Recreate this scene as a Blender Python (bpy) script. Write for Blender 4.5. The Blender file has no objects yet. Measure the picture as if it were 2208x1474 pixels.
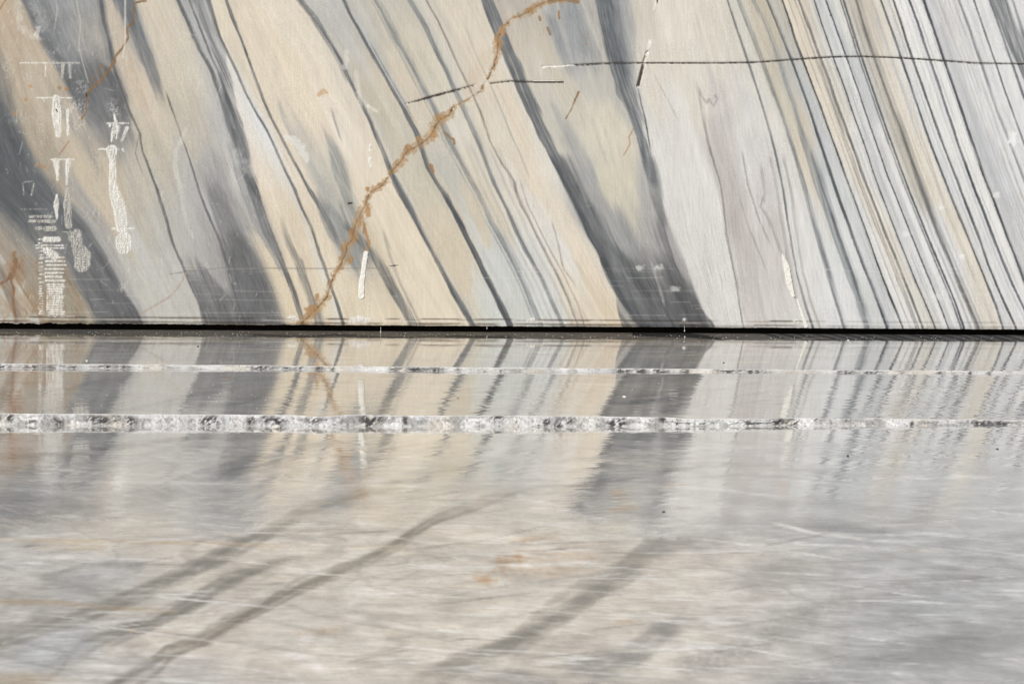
import bpy, math
import numpy as np
from mathutils import Vector
rng = np.random.default_rng(7)
C = bpy.context.scene.collection
SC = bpy.context.scene

# ------------------------------------------------------------------ camera, sky, sun, exposure
S = 0.002                 # metres per photograph pixel at the wall
FPX = 6133.0              # 100 mm lens on a 36 mm sensor, in photograph pixels (2208 wide)
D = FPX * S               # distance camera - wall
HZ = 250.0                # eye level in the photograph
HC = 524.0 * S            # eye height above the lowest floor
TH = 0.0061               # the camera is not quite level

cd = bpy.data.cameras.new('camera'); cam = bpy.data.objects.new('camera', cd); C.objects.link(cam)
cam.location = (0, 0, HC); cam.rotation_mode = 'XYZ'
cam.rotation_euler = (math.radians(90), -TH, 0)
cd.lens = 100; cd.sensor_width = 36; cd.clip_end = 500; cd.clip_start = 0.05
cd.shift_y = -(737 - HZ) / 2208
cd.dof.use_dof = True; cd.dof.focus_distance = D * 0.93; cd.dof.aperture_fstop = 16
SC.camera = cam

SUN_EL, SUN_AZ = math.radians(40), math.radians(-38)     # azimuth from straight behind the camera, to the left
w = bpy.data.worlds.new('World'); SC.world = w; w.use_nodes = True
nt = w.node_tree; bg = nt.nodes['Background']
sky = nt.nodes.new('ShaderNodeTexSky'); sky.sky_type = 'NISHITA'; sky.sun_disc = False
sky.sun_elevation = SUN_EL
sdir = Vector((math.sin(SUN_AZ) * math.cos(SUN_EL), -math.cos(SUN_AZ) * math.cos(SUN_EL), math.sin(SUN_EL)))  # towards the sun
sky.sun_rotation = math.atan2(sdir.x, sdir.y)
nt.links.new(sky.outputs[0], bg.inputs[0]); bg.inputs[1].default_value = 0.09
sl = bpy.data.lights.new('sun', 'SUN'); sl.energy = 4.4; sl.angle = math.radians(0.53); sl.color = (1.0, 0.963, 0.915)
so = bpy.data.objects.new('sun', sl); C.objects.link(so)
so.rotation_mode = 'QUATERNION'; so.rotation_quaternion = sdir.to_track_quat('Z', 'Y')
SC.view_settings.view_transform = 'Standard'; SC.view_settings.look = 'None'
SC.view_settings.exposure = 0.12; SC.view_settings.gamma = 1; SC.view_settings.use_curve_mapping = False

# ------------------------------------------------------------------ helpers
def derot(X, Y):
    X = np.asarray(X, float); Y = np.asarray(Y, float)
    return X + TH * (Y - HZ), Y - TH * (X - 1104)
def rot(Xp, Yp):           # level coordinates -> photograph coordinates
    return Xp - TH * (Yp - HZ), Yp + TH * (Xp - 1104)
def wall_xz(X, Y):         # a point of the wall plane from its place in the photograph
    a, b = derot(X, Y)
    return (a - 1104) * S, HC - (b - HZ) * S
def s2l(c):
    c = np.asarray(c, float) / 255.0
    return np.where(c <= 0.04045, c / 12.92, ((c + 0.055) / 1.055) ** 2.4)
def sstep(a, b, x):
    t = np.clip((x - a) / (b - a), 0, 1); return t * t * (3 - 2 * t)
LAT = rng.random((256, 256))
def vnoise(x, y, seed=0):
    x = np.asarray(x, float) + seed * 17.31; y = np.asarray(y, float) + seed * 9.77
    xi = np.floor(x).astype(int); yi = np.floor(y).astype(int)
    fx = x - xi; fy = y - yi; fx = fx * fx * (3 - 2 * fx); fy = fy * fy * (3 - 2 * fy)
    a = LAT[xi & 255, yi & 255]; b = LAT[(xi + 1) & 255, yi & 255]
    c = LAT[xi & 255, (yi + 1) & 255]; d = LAT[(xi + 1) & 255, (yi + 1) & 255]
    return (a * (1 - fx) + b * fx) * (1 - fy) + (c * (1 - fx) + d * fx) * fy
def fbm(x, y, seed=0, o=4):
    s = 0; a = 0.5; t = 0
    for i in range(o):
        s = s + a * vnoise(x * 2 ** i, y * 2 ** i, seed + i * 3); t += a; a *= 0.55
    return s / t
def pinterp(y, ys, xs):    # linear interpolation with linear extrapolation
    ys = np.asarray(ys, float); xs = np.asarray(xs, float)
    r = np.interp(y, ys, xs)
    m0 = (xs[1] - xs[0]) / (ys[1] - ys[0]); m1 = (xs[-1] - xs[-2]) / (ys[-1] - ys[-2])
    r = np.where(y < ys[0], xs[0] + (y - ys[0]) * m0, r)
    return np.where(y > ys[-1], xs[-1] + (y - ys[-1]) * m1, r)
def new_obj(name, me, parent=None, label=None, cat=None, group=None, kind=None):
    o = bpy.data.objects.new(name, me); C.objects.link(o)
    if parent: o.parent = parent
    if label: o['label'] = label
    if cat: o['category'] = cat
    if group: o['group'] = group
    if kind: o['kind'] = kind
    return o
def mesh_from(name, V, F, mat, smooth=True):
    V = np.asarray(V, np.float32); F = np.asarray(F, np.int32)
    me = bpy.data.meshes.new(name)
    k = F.shape[1]
    me.vertices.add(len(V)); me.vertices.foreach_set('co', V.ravel())
    me.loops.add(F.size); me.loops.foreach_set('vertex_index', F.ravel())
    me.polygons.add(len(F)); me.polygons.foreach_set('loop_start', np.arange(0, F.size, k, dtype=np.int32))
    me.polygons.foreach_set('loop_total', np.full(len(F), k, np.int32))
    me.update(calc_edges=True)
    if smooth: me.polygons.foreach_set('use_smooth', np.ones(len(F), bool))
    me.materials.append(mat); me.validate()
    return me
def grid_faces(ny, nx):
    i = np.arange(ny * nx).reshape(ny, nx)
    return np.stack([i[:-1, :-1].ravel(), i[:-1, 1:].ravel(), i[1:, 1:].ravel(), i[1:, :-1].ravel()], 1)
def attr(me, name, typ, data):
    a = me.attributes.new(name, typ, 'POINT')
    key = {'FLOAT_COLOR': 'color', 'FLOAT_VECTOR': 'vector', 'FLOAT': 'value'}[typ]
    a.data.foreach_set(key, np.ascontiguousarray(data, np.float32).ravel())
def seg_dist(X, Y, pts):   # distance to a polyline and position along it (in point index)
    best = np.full(X.shape, 1e9); tt = np.zeros(X.shape)
    for i in range(len(pts) - 1):
        (x0, y0), (x1, y1) = pts[i], pts[i + 1]
        dx, dy = x1 - x0, y1 - y0
        t = np.clip(((X - x0) * dx + (Y - y0) * dy) / (dx * dx + dy * dy + 1e-9), 0, 1)
        d = np.hypot(X - x0 - t * dx, Y - y0 - t * dy)
        m = d < best; best = np.where(m, d, best); tt = np.where(m, i + t, tt)
    return best, tt

class Paint:
    """mineral colour of a surface, one colour per mesh vertex"""
    def __init__(s, X, Y, u, v, rgb):
        s.X, s.Y, s.u, s.v, s.c, s.tex = X, Y, u, v, rgb, False
    def mix(s, idx, a, col):
        a = a[:, None]; s.c[idx] = s.c[idx] * (1 - a) + np.asarray(col, float) * a
    def vein(s, pts, wd, col, alpha=1.0, sl=2.0, sr=2.0, streak=0.5, wob=1.2, fade=(14, 14), shift=0, ylim=True):
        P = np.array(pts, float); o = np.argsort(P[:, 1]); P = P[o]
        wd = np.full(len(P), float(wd)) if np.isscalar(wd) else np.array(wd, float)[o]
        y0, y1 = P[0, 1], P[-1, 1]
        top = y0 <= 20; bot = y1 >= 690
        lo = -1e9 if top else y0 - fade[0]; hi = 1e9 if bot else y1 + fade[1]
        m = (s.Y > lo) & (s.Y < hi)
        idx = np.nonzero(m)[0]
        X, Y = s.X[idx], s.Y[idx]
        xc = pinterp(Y, P[:, 1], P[:, 0]) + shift
        if shift or P[0, 0] > 1560: wob = wob * .45
        xc = xc + (vnoise(s.v[idx] / 47, Y * 0 + P[0, 0], 3) - .5) * wob * 2 + (vnoise(s.v[idx] / 13, Y * 0 + P[0, 0], 5) - .5) * wob * .5
        k = np.abs(X - xc) < 160; idx = idx[k]; X, Y, xc = X[k], Y[k], xc[k]
        W = np.interp(Y, P[:, 1], wd) * (0.8 + 0.4 * vnoise(Y / 31, X * 0 + P[0, 0], 8))
        d = (X - xc) * 0.91
        if max(sl, sr) >= 4: d = d + (fbm(s.u[idx] / 3.1, s.v[idx] / 170, 14, 3) - .5) * np.where(d < 0, sl, sr) * 1.7
        d = d + (fbm(X / 1.9, Y / 15, 15, 2) - .5) * 1.3
        a = sstep(-W / 2 - sl, -W / 2 + sl * 0.3, d) * (1 - sstep(W / 2 - sr * 0.3, W / 2 + sr, d))
        if not top: a = a * sstep(y0 - fade[0], y0 + fade[0], Y)
        if not bot: a = a * (1 - sstep(y1 - fade[1], y1 + fade[1], Y))
        if streak:
            n = fbm(s.u[idx] / 2.2, s.v[idx] / 60, 11, 3)
            a = a * (1 - streak * sstep(.35, .8, n))
        s.mix(idx, a * alpha, col)
    def stroke(s, pts, wd, col, alpha=1.0, soft=1.5, rough=0.0, ends=0.0):
        if s.tex: alpha = alpha * 1.1; rough = rough * .6
        P = np.array(pts, float); wmax = (np.max(wd) if not np.isscalar(wd) else wd) + soft * 2 + 8
        m = (s.X > P[:, 0].min() - wmax) & (s.X < P[:, 0].max() + wmax) & (s.Y > P[:, 1].min() - wmax) & (s.Y < P[:, 1].max() + wmax)
        idx = np.nonzero(m)[0]
        if len(idx) == 0: return
        X, Y = s.X[idx], s.Y[idx]
        d, t = seg_dist(X, Y, P)
        W = np.interp(t, np.arange(len(P)), wd) if not np.isscalar(wd) else wd
        if rough: d = d + (fbm(X / 5, Y / 5, 21, 3) - .5) * rough
        a = (1 - sstep(W / 2, W / 2 + soft, d)) * np.where(W > 0, 1, 0)
        if rough > 10: a = a * (.55 + .45 * sstep(.3, .6, fbm(X / 8, Y / 8, 24, 3)))
        if ends: a = a * sstep(0, ends, t) * (1 - sstep(len(P) - 1 - ends, len(P) - 1, t))
        if s.tex: a = a * (.5 + .6 * sstep(.28, .66, fbm(X / 70, Y / 11, 23, 5)))
        s.mix(idx, np.minimum(a * alpha, 1), col)
    def bundle(s, pts, wd, col, alpha, soft, rough):
        wm = float(np.max(wd)); Pp = np.array(pts, float)
        t = np.arange(len(Pp)); d_ = np.gradient(Pp, axis=0); nrm = np.stack([-d_[:, 1], d_[:, 0]], 1) / np.hypot(d_[:, 0], d_[:, 1])[:, None]
        W = np.broadcast_to(np.array(wd, float), (len(Pp),))
        s.stroke(pts, W * .35, col, alpha * .45, soft * 1.6, rough)
        for j in range(9):
            ph = rng.uniform(0, 50); off = (vnoise(t / 2.0 + ph, t * 0 + ph, 5) - .5) * 3.8 * W
            k0 = int(rng.integers(0, max(1, len(Pp) // 3))); k1 = len(Pp) - int(rng.integers(0, max(1, len(Pp) // 3)))
            q = (Pp + nrm * off[:, None])[k0:k1]
            if len(q) > 2: s.stroke([tuple(r_) for r_ in q], np.maximum(W[k0:k1] * rng.uniform(.1, .35), .8), col, alpha * rng.uniform(.3, .7), soft * .5, rough * .5, ends=.9)
    def blob(s, cx, cy, rx, ry, col, alpha=1.0, soft=0.5, ang=0.0, rough=0.25, sc=30, flow=True):
        R = max(rx, ry) * 1.7
        m = (np.abs(s.X - cx) < R) & (np.abs(s.Y - cy) < R); idx = np.nonzero(m)[0]
        if len(idx) == 0: return
        X, Y = s.X[idx] - cx, s.Y[idx] - cy
        ca, sa = math.cos(ang), math.sin(ang)
        a_, b_ = X * ca + Y * sa, -X * sa + Y * ca
        r = np.hypot(a_ / rx, b_ / ry)
        n = fbm(s.u[idx] / 5, s.v[idx] / 70, 31, 3) if flow else fbm(s.X[idx] / sc, s.Y[idx] / sc, 31, 3)
        r = r + (n - .5) * rough * 2
        s.mix(idx, (1 - sstep(1 - soft, 1 + soft * .4, r)) * alpha, col)

# ------------------------------------------------------------------ materials
def mat_nodes(name):
    m = bpy.data.materials.new(name); m.use_nodes = True
    return m, m.node_tree, m.node_tree.nodes, m.node_tree.links, m.node_tree.nodes['Principled BSDF']
def node(N, t, **k):
    n = N.new(t)
    for a, b in k.items(): setattr(n, a, b)
    return n
def math_n(N, L, op, a, b=None, c=None):
    n = N.new('ShaderNodeMath'); n.operation = op
    for i, x in enumerate((a, b, c)):
        if x is None: continue
        if isinstance(x, (int, float)): n.inputs[i].default_value = x
        else: L.new(x, n.inputs[i])
    return n.outputs[0]
def scaled_noise(N, L, vec, scale, sc=1.0, detail=4, rough=.55):
    mp = N.new('ShaderNodeMapping'); mp.inputs['Scale'].default_value = scale; L.new(vec, mp.inputs[0])
    n = N.new('ShaderNodeTexNoise'); n.inputs['Scale'].default_value = sc
    n.inputs['Detail'].default_value = detail; n.inputs['Roughness'].default_value = rough
    L.new(mp.outputs[0], n.inputs['Vector']); return n.outputs['Fac']
def maprange(N, L, x, a, b, c, d):
    n = N.new('ShaderNodeMapRange'); L.new(x, n.inputs[0])
    for i, v in enumerate((a, b, c, d)): n.inputs[i + 1].default_value = v
    return n.outputs[0]

def wall_material():
    m, T, N, L, B = mat_nodes('sawn_marble')
    col = node(N, 'ShaderNodeAttribute', attribute_name='mineral')
    flow = node(N, 'ShaderNodeAttribute', attribute_name='flow')
    geo = node(N, 'ShaderNodeTexCoord')
    n1 = scaled_noise(N, L, flow.outputs['Vector'], (0.45, 0.012, 1), 1, 5, .6)     # strata streaks
    n2 = scaled_noise(N, L, flow.outputs['Vector'], (0.06, 0.006, 1), 1, 3, .5)     # wider bands
    n3 = scaled_noise(N, L, geo.outputs['Object'], (300, 300, 300), 1, 3, .6)       # crystal grain
    n4 = scaled_noise(N, L, geo.outputs['Object'], (170, 170, 7), 1, 3, .6)         # wire saw marks, upright
    f = math_n(N, L, 'ADD', maprange(N, L, n1, .25, .75, .955, 1.04), maprange(N, L, n2, .3, .7, -.035, .03))
    f = math_n(N, L, 'ADD', f, maprange(N, L, n3, .3, .7, -.16, .16))
    f = math_n(N, L, 'ADD', f, maprange(N, L, n4, .3, .7, -.06, .06))
    hair = node(N, 'ShaderNodeAttribute', attribute_name='hair')
    sep = node(N, 'ShaderNodeSeparateColor'); L.new(col.outputs['Color'], sep.inputs[0])
    drk = maprange(N, L, sep.outputs[1], .08, .36, 1, 0)
    nd = scaled_noise(N, L, flow.outputs['Vector'], (0.5, 0.02, 7), 1, 6, .72)
    nm = scaled_noise(N, L, flow.outputs['Vector'], (0.05, 0.012, 3), 1, 5, .65)
    f = math_n(N, L, 'ADD', f, math_n(N, L, 'MULTIPLY', drk, maprange(N, L, nd, .3, .72, -.34, .42)))
    f = math_n(N, L, 'ADD', f, maprange(N, L, nm, .3, .7, -.05, .04))
    f = math_n(N, L, 'ADD', f, math_n(N, L, 'MULTIPLY', drk, maprange(N, L, nm, .3, .7, -.24, .34)))
    n5 = scaled_noise(N, L, flow.outputs['Vector'], (0.55, 0.011, 1), 1, 4, .65)
    n6 = scaled_noise(N, L, flow.outputs['Vector'], (0.9, 0.02, 4), 1, 3, .6)
    hd = math_n(N, L, 'MULTIPLY', maprange(N, L, n5, .54, .68, 0, .42), hair.outputs['Fac'])
    f = math_n(N, L, 'SUBTRACT', f, hd)
    f = math_n(N, L, 'ADD', f, maprange(N, L, n6, .56, .75, 0, .09))
    mx = node(N, 'ShaderNodeVectorMath', operation='SCALE'); L.new(col.outputs['Color'], mx.inputs[0]); L.new(f, mx.inputs['Scale'])
    L.new(mx.outputs[0], B.inputs['Base Color'])
    L.new(maprange(N, L, n1, .2, .8, .52, .42), B.inputs['Roughness'])
    h = math_n(N, L, 'ADD', math_n(N, L, 'MULTIPLY', n4, .5), math_n(N, L, 'MULTIPLY', n3, .5))
    bp = node(N, 'ShaderNodeBump'); bp.inputs['Strength'].default_value = .35; bp.inputs['Distance'].default_value = .0008
    L.new(h, bp.inputs['Height']); L.new(bp.outputs[0], B.inputs['Normal'])
    return m
def floor_material():
    m, T, N, L, B = mat_nodes('wet_sawn_marble')
    col = node(N, 'ShaderNodeAttribute', attribute_name='mineral')
    wet = node(N, 'ShaderNodeAttribute', attribute_name='wet')          # 1 under the water film, 0 dry
    wave = node(N, 'ShaderNodeAttribute', attribute_name='wave')
    geo = node(N, 'ShaderNodeTexCoord'); O = geo.outputs['Object']
    n1 = scaled_noise(N, L, O, (9, 9, 9), 1, 6, .62)
    n2 = scaled_noise(N, L, O, (60, 30, 60), 1, 5, .65)
    n5 = scaled_noise(N, L, O, (3.5, 7, 1), 1, 7, .72)
    n7 = scaled_noise(N, L, O, (26, 9, 1), 1, 5, .7)
    f = math_n(N, L, 'ADD', maprange(N, L, n1, .25, .75, .88, 1.09), maprange(N, L, n2, .25, .75, -.09, .09))
    f = math_n(N, L, 'ADD', f, maprange(N, L, n5, .3, .7, -.13, .11))
    f = math_n(N, L, 'ADD', f, maprange(N, L, n7, .3, .7, -.07, .06))
    mr = N.new('ShaderNodeMapping'); mr.inputs['Rotation'].default_value = (0, 0, .6); L.new(O, mr.inputs[0])
    n8 = scaled_noise(N, L, mr.outputs[0], (5, 26, 1), 1, 4, .6); f = math_n(N, L, 'ADD', f, maprange(N, L, n8, .3, .7, -.08, .08))
    n9 = scaled_noise(N, L, O, (14, 45, 1), 1, 3, .6); f = math_n(N, L, 'ADD', f, maprange(N, L, n9, .3, .7, -.14, .13))
    mx = node(N, 'ShaderNodeVectorMath', operation='SCALE'); L.new(col.outputs['Color'], mx.inputs[0]); L.new(f, mx.inputs['Scale'])
    L.new(mx.outputs[0], B.inputs['Base Color'])
    r = math_n(N, L, 'MULTIPLY_ADD', wet.outputs['Fac'], -.37, .38)
    r = math_n(N, L, 'ADD', r, maprange(N, L, n1, .3, .8, -.02, .03))
    r = math_n(N, L, 'MAXIMUM', r, .012)
    L.new(r, B.inputs['Roughness'])
    B.inputs['IOR'].default_value = 1.5; B.inputs['Coat IOR'].default_value = 1.36
    L.new(maprange(N, L, wet.outputs['Fac'], .4, .95, 0, 1), B.inputs['Coat Weight']); B.inputs['Coat Roughness'].default_value = .012
    # ripples of the film and swirls of the saw
    w1 = scaled_noise(N, L, O, (13, 15, 1), 1, 2, .45)
    w2 = scaled_noise(N, L, O, (30, 34, 1), 1, 1, .5)
    w3 = node(N, 'ShaderNodeTexWave', wave_type='RINGS', rings_direction='Z')
    mp = N.new('ShaderNodeMapping'); mp.inputs['Location'].default_value = (2.2, -17.0, 0); L.new(O, mp.inputs[0]); L.new(mp.outputs[0], w3.inputs[0])
    w3.inputs['Scale'].default_value = 9; w3.inputs['Distortion'].default_value = 3.0; w3.inputs['Detail'].default_value = 3
    h = math_n(N, L, 'MULTIPLY_ADD', w2, .22, w1)
    h = math_n(N, L, 'MULTIPLY', h, wave.outputs['Fac'])
    h = math_n(N, L, 'MULTIPLY_ADD', w3.outputs['Fac'], .02, h)
    dry = math_n(N, L, 'SUBTRACT', 1.0, wet.outputs['Fac'])
    h = math_n(N, L, 'MULTIPLY_ADD', math_n(N, L, 'MULTIPLY', n2, dry), 1.5, h)
    bp = node(N, 'ShaderNodeBump'); bp.inputs['Strength'].default_value = 1.0; bp.inputs['Distance'].default_value = .00095
    L.new(h, bp.inputs['Height']); L.new(bp.outputs[0], B.inputs['Normal']); L.new(bp.outputs[0], B.inputs['Coat Normal'])
    return m
def attr_material(name, rough=.8, bump=.5):
    m, T, N, L, B = mat_nodes(name)
    col = node(N, 'ShaderNodeAttribute', attribute_name='mineral'); geo = node(N, 'ShaderNodeTexCoord')
    n1 = scaled_noise(N, L, geo.outputs['Object'], (150, 150, 150), 1, 5, .65)
    mx = node(N, 'ShaderNodeVectorMath', operation='SCALE'); L.new(col.outputs['Color'], mx.inputs[0]); L.new(maprange(N, L, n1, .25, .75, .82, 1.12), mx.inputs['Scale'])
    L.new(mx.outputs[0], B.inputs['Base Color']); B.inputs['Roughness'].default_value = rough
    bp = node(N, 'ShaderNodeBump'); bp.inputs['Strength'].default_value = bump; bp.inputs['Distance'].default_value = .003
    L.new(n1, bp.inputs['Height']); L.new(bp.outputs[0], B.inputs['Normal'])
    return m
def plain_material(name, rgb, rough=.8, var=.25, sc=180, bump=.5):
    m, T, N, L, B = mat_nodes(name)
    geo = node(N, 'ShaderNodeTexCoord')
    n1 = scaled_noise(N, L, geo.outputs['Object'], (sc, sc, sc), 1, 4, .6)
    c = s2l(rgb)
    mx = node(N, 'ShaderNodeVectorMath', operation='SCALE'); mx.inputs[0].default_value = tuple(c)
    L.new(maprange(N, L, n1, .25, .75, 1 - var, 1 + var * .5), mx.inputs['Scale'])
    L.new(mx.outputs[0], B.inputs['Base Color']); B.inputs['Roughness'].default_value = rough
    bp = node(N, 'ShaderNodeBump'); bp.inputs['Strength'].default_value = bump; bp.inputs['Distance'].default_value = .002
    L.new(n1, bp.inputs['Height']); L.new(bp.outputs[0], B.inputs['Normal'])
    return m
M_WALL = wall_material(); M_FLOOR = floor_material()
M_EDGE = attr_material('broken_marble', .75, .8)
M_LIME = plain_material('crushed_marble', (214, 211, 201), .85, .16, 220, .5)
M_LIMEG = plain_material('greyish_crushed_marble', (188, 184, 174), .85, .2, 220, .5)
M_GROOVE = plain_material('groove_dark', (66, 58, 50), .9, .5, 260)  # dark brown-grey of the strips laid along the saw grooves
M_CRACK = plain_material('crack_shade', (70, 48, 30), .9, .5, 260)  # shade inside the crack, painted as a dark brown; pits share it
M_SLOT = plain_material('wet_stone_slot_shade', (46, 45, 42), .5, .4, 30, .2)  # stone in the slot, its deep shade put into the colour
M_PEB = plain_material('marble_pebble', (200, 196, 188), .7, .3, 120)
M_RUST = plain_material('rusty_pebble', (150, 105, 60), .8, .3, 120)
M_DARKPEB = plain_material('dark_pebble', (60, 55, 50), .8, .3, 120)

WALB = 0.80     # photograph tone -> stone albedo
def grade(c, chroma=.68):
    c = np.clip(c, 4, 245); g = c.mean(1, keepdims=True)
    c = g + (c - g) * chroma
    sat = (c.max(1) - c.min(1)) / c.max(1); c = c * (1 - .28 * sat)[:, None]
    c = np.where(c > 208, c, 208 * (c / 208) ** 1.2)
    return np.clip(c * np.array([1.004, 1.0, .992]), 0, 245)

# ------------------------------------------------------------------ the wall: veins read off the photograph
V = {}
V['A'] = [(0,142),(10,188),(23,228),(38,266),(53,305),(81,374),(112,421),(157,462),(178,487),(211,538),(239,583),(264,629),(292,672),(302,697)]
V['C'] = [(216,0),(223,38),(236,96),(244,137),(254,165),(269,211),(279,241),(302,287),(307,325),(322,360),(340,408),(355,461),(371,517),(398,583),(419,629),(447,697)]
V['F'] = [(330,120),(345,165),(360,203),(373,241),(388,287),(406,337),(426,403),(442,446),(470,512),(490,571),(505,629),(525,690)]
V['G'] = [(383,0),(406,51),(431,109),(454,152),(475,211),(492,266),(508,310),(523,365),(550,430),(575,500),(598,545),(616,588),(631,626),(644,672),(652,700)]
V['G2'] = [(409,0),(429,56),(454,119),(470,152),(487,200),(500,240),(515,300)]
V['G3'] = [(434,0),(460,76),(484,152),(498,228),(520,305),(536,374),(552,420)]
V['G4'] = [(448,0),(472,76),(492,117),(508,150),(528,198),(550,240),(573,279),(593,320),(616,371),(634,406),(651,449),(672,492),(687,543),(702,583),(712,611),(728,657),(738,695)]
V['G5'] = [(487,0),(500,38),(518,81),(535,127),(552,175),(565,208),(585,254),(608,299),(629,340),(649,376),(661,400),(682,434),(697,458),(712,485),(726,520)]
V['H'] = [(697,458),(722,475),(748,490),(773,510),(794,535),(824,578),(842,614),(860,647),(888,697)]
V['I'] = [(648,0),(677,36),(700,74),(723,109),(740,142),(753,173),(768,206),(783,231),(799,264),(811,294),(827,332),(844,375),(857,401),(882,446),(900,482),(918,517),(936,548),(956,588),(976,626),(997,662),(1019,700)]
V['J'] = [(740,0),(753,28),(771,58),(791,96),(811,132),(832,168),(850,200),(867,228),(882,259),(898,287),(911,325),(923,360),(941,393),(961,423),(981,461),(999,497),(1020,538),(1040,581),(1060,619),(1080,659),(1098,698)]
V['K'] = [(809,0),(824,23),(842,58),(855,86),(870,109),(888,145),(905,178),(918,203),(936,236),(954,269),(966,299),(981,327),(999,360),(1014,390),(1030,416),(1042,444),(1058,479),(1078,512),(1096,545),(1114,580),(1133,619),(1148,657),(1161,690)]
V['L'] = [(882,0),(900,30),(915,56),(931,89),(946,122),(961,152),(976,185),(992,218),(1004,246),(1020,282),(1035,317),(1050,358),(1068,401),(1086,436),(1101,467),(1115,502),(1133,538),(1151,571),(1169,604),(1184,637),(1199,670),(1209,692)]
V['M'] = [(921,0),(946,51),(969,102),(994,152),(1020,205),(1040,254),(1058,305),(1083,355),(1108,393),(1125,445),(1148,492),(1174,543),(1199,588),(1214,619),(1229,652),(1242,690)]
V['N'] = [(1037,0),(1055,46),(1076,98),(1100,152),(1113,188),(1138,244),(1163,299),(1184,337),(1202,372),(1212,393),(1232,431),(1250,469),(1267,505),(1285,538),(1303,576),(1321,614),(1338,647),(1366,690),(1379,703)]
V['N2'] = [(1060,0),(1083,46),(1102,98),(1128,162),(1151,213),(1171,256),(1189,299),(1207,337),(1224,374),(1250,420),(1290,500),(1330,570),(1370,640)]
V['O'] = [(1285,0),(1295,51),(1308,102),(1318,152),(1336,203),(1359,254),(1374,292),(1383,330),(1392,374),(1403,423),(1418,474),(1434,525)]
V['O2'] = [(1340,0),(1342,51),(1347,102),(1357,152),(1367,190),(1378,228),(1390,266),(1400,305),(1410,340),(1417,360),(1425,423),(1434,474),(1448,525),(1463,571),(1481,614),(1501,652),(1516,685),(1524,705)]
V['Q'] = [(1470,0),(1490,100),(1510,190),(1516,254),(1529,317),(1542,364),(1554,406),(1562,461),(1567,502),(1577,550),(1584,590),(1595,665),(1602,700)]
V['R'] = [(1568,0),(1585,51),(1600,96),(1610,132),(1623,165),(1636,198),(1648,245),(1663,299),(1676,340),(1680,370),(1689,406),(1696,461),(1703,502),(1709,543),(1716,588),(1735,650),(1750,700)]
V['Sx'] = [(1590,0),(1610,51),(1628,94),(1641,127),(1653,160),(1663,193),(1681,236),(1696,279),(1711,322),(1724,366),(1739,423),(1755,482),(1770,545),(1785,588),(1800,639),(1818,700)]
V['T-1'] = [(1622,0),(1648,50),(1668,102),(1684,142),(1701,193),(1714,241),(1729,287),(1744,330),(1757,367),(1770,416),(1790,469),(1810,525),(1831,588),(1848,637),(1869,703)]
V['T0'] = [(1653,0),(1673,43),(1686,81),(1704,124),(1722,173),(1742,228),(1760,282),(1777,338),(1788,367),(1798,398),(1813,441),(1831,487),(1846,533),(1864,583),(1884,629),(1902,670),(1912,705)]
V['T1'] = [(1686,0),(1701,38),(1714,86),(1727,119),(1737,150),(1755,193),(1770,228),(1785,274),(1800,317),(1818,367),(1836,416),(1856,469),(1874,517),(1889,558),(1904,604),(1922,647),(1947,705)]
V['T2'] = [(1722,0),(1744,51),(1757,102),(1770,132),(1790,173),(1798,211),(1810,246),(1828,289),(1846,332),(1857,367),(1871,411),(1892,461),(1912,512),(1930,553),(1945,596),(1965,642),(1986,698)]
V['T3'] = [(1755,0),(1772,51),(1790,104),(1800,137),(1815,173),(1831,218),(1843,256),(1861,302),(1874,345),(1880,367),(1897,411),(1917,461),(1937,512),(1955,558),(1973,606),(1993,649),(2016,705)]
V['T4'] = [(1780,0),(1798,46),(1816,102),(1833,147),(1851,195),(1864,233),(1876,274),(1894,322),(1908,367),(1927,411),(1947,461),(1968,512),(1986,558),(2003,601),(2024,652),(2046,708)]
V['T5'] = [(1818,0),(1836,51),(1851,107),(1866,150),(1881,190),(1897,239),(1912,282),(1930,327),(1943,367),(1960,411),(1980,461),(2001,512),(2021,561),(2039,604),(2059,649),(2079,708)]
V['T6'] = [(1846,0),(1861,51),(1876,102),(1892,142),(1909,190),(1925,239),(1942,279),(1955,315),(1972,367),(1988,411),(2008,461),(2029,517),(2052,571),(2069,614),(2090,659),(2110,708)]
V['T7'] = [(1899,0),(1917,51),(1935,102),(1948,142),(1963,178),(1975,221),(1991,269),(2008,317),(2028,367),(2046,411),(2067,461),(2087,512),(2107,563),(2128,614),(2148,659),(2163,708)]
V['T8'] = [(1925,0),(1940,38),(1955,94),(1968,132),(1986,173),(2001,221),(2016,264),(2031,310),(2055,367),(2074,416),(2095,469),(2115,522),(2130,571),(2150,621),(2174,667),(2191,708)]
V['T9'] = [(1960,0),(1978,48),(1991,94),(2006,135),(2024,180),(2039,228),(2054,274),(2067,320),(2086,367),(2102,411),(2123,454),(2143,517),(2163,566),(2183,614),(2208,665),(2226,705)]
V['T10'] = [(1991,0),(2011,56),(2026,107),(2044,152),(2064,208),(2079,256),(2095,305),(2116,367),(2135,413),(2158,469),(2178,525),(2199,581),(2250,705)]
V['T11'] = [(2067,0),(2090,63),(2110,119),(2125,162),(2145,228),(2166,279),(2189,338),(2203,374),(2300,640),(2325,705)]
V['T12'] = [(2100,0),(2120,58),(2140,119),(2158,173),(2181,239),(2204,297),(2230,367),(2355,705)]
V['T13'] = [(2133,0),(2156,63),(2176,119),(2196,173),(2208,208),(2262,367),(2390,705)]
V['T14'] = [(2181,0),(2208,71),(2310,367),(2440,705)]
V['Z0'] = [(50,0),(73,50),(98,100),(128,152),(147,190),(168,228),(200,270),(232,350),(262,430),(300,520),(345,620),(380,700)]
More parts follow.
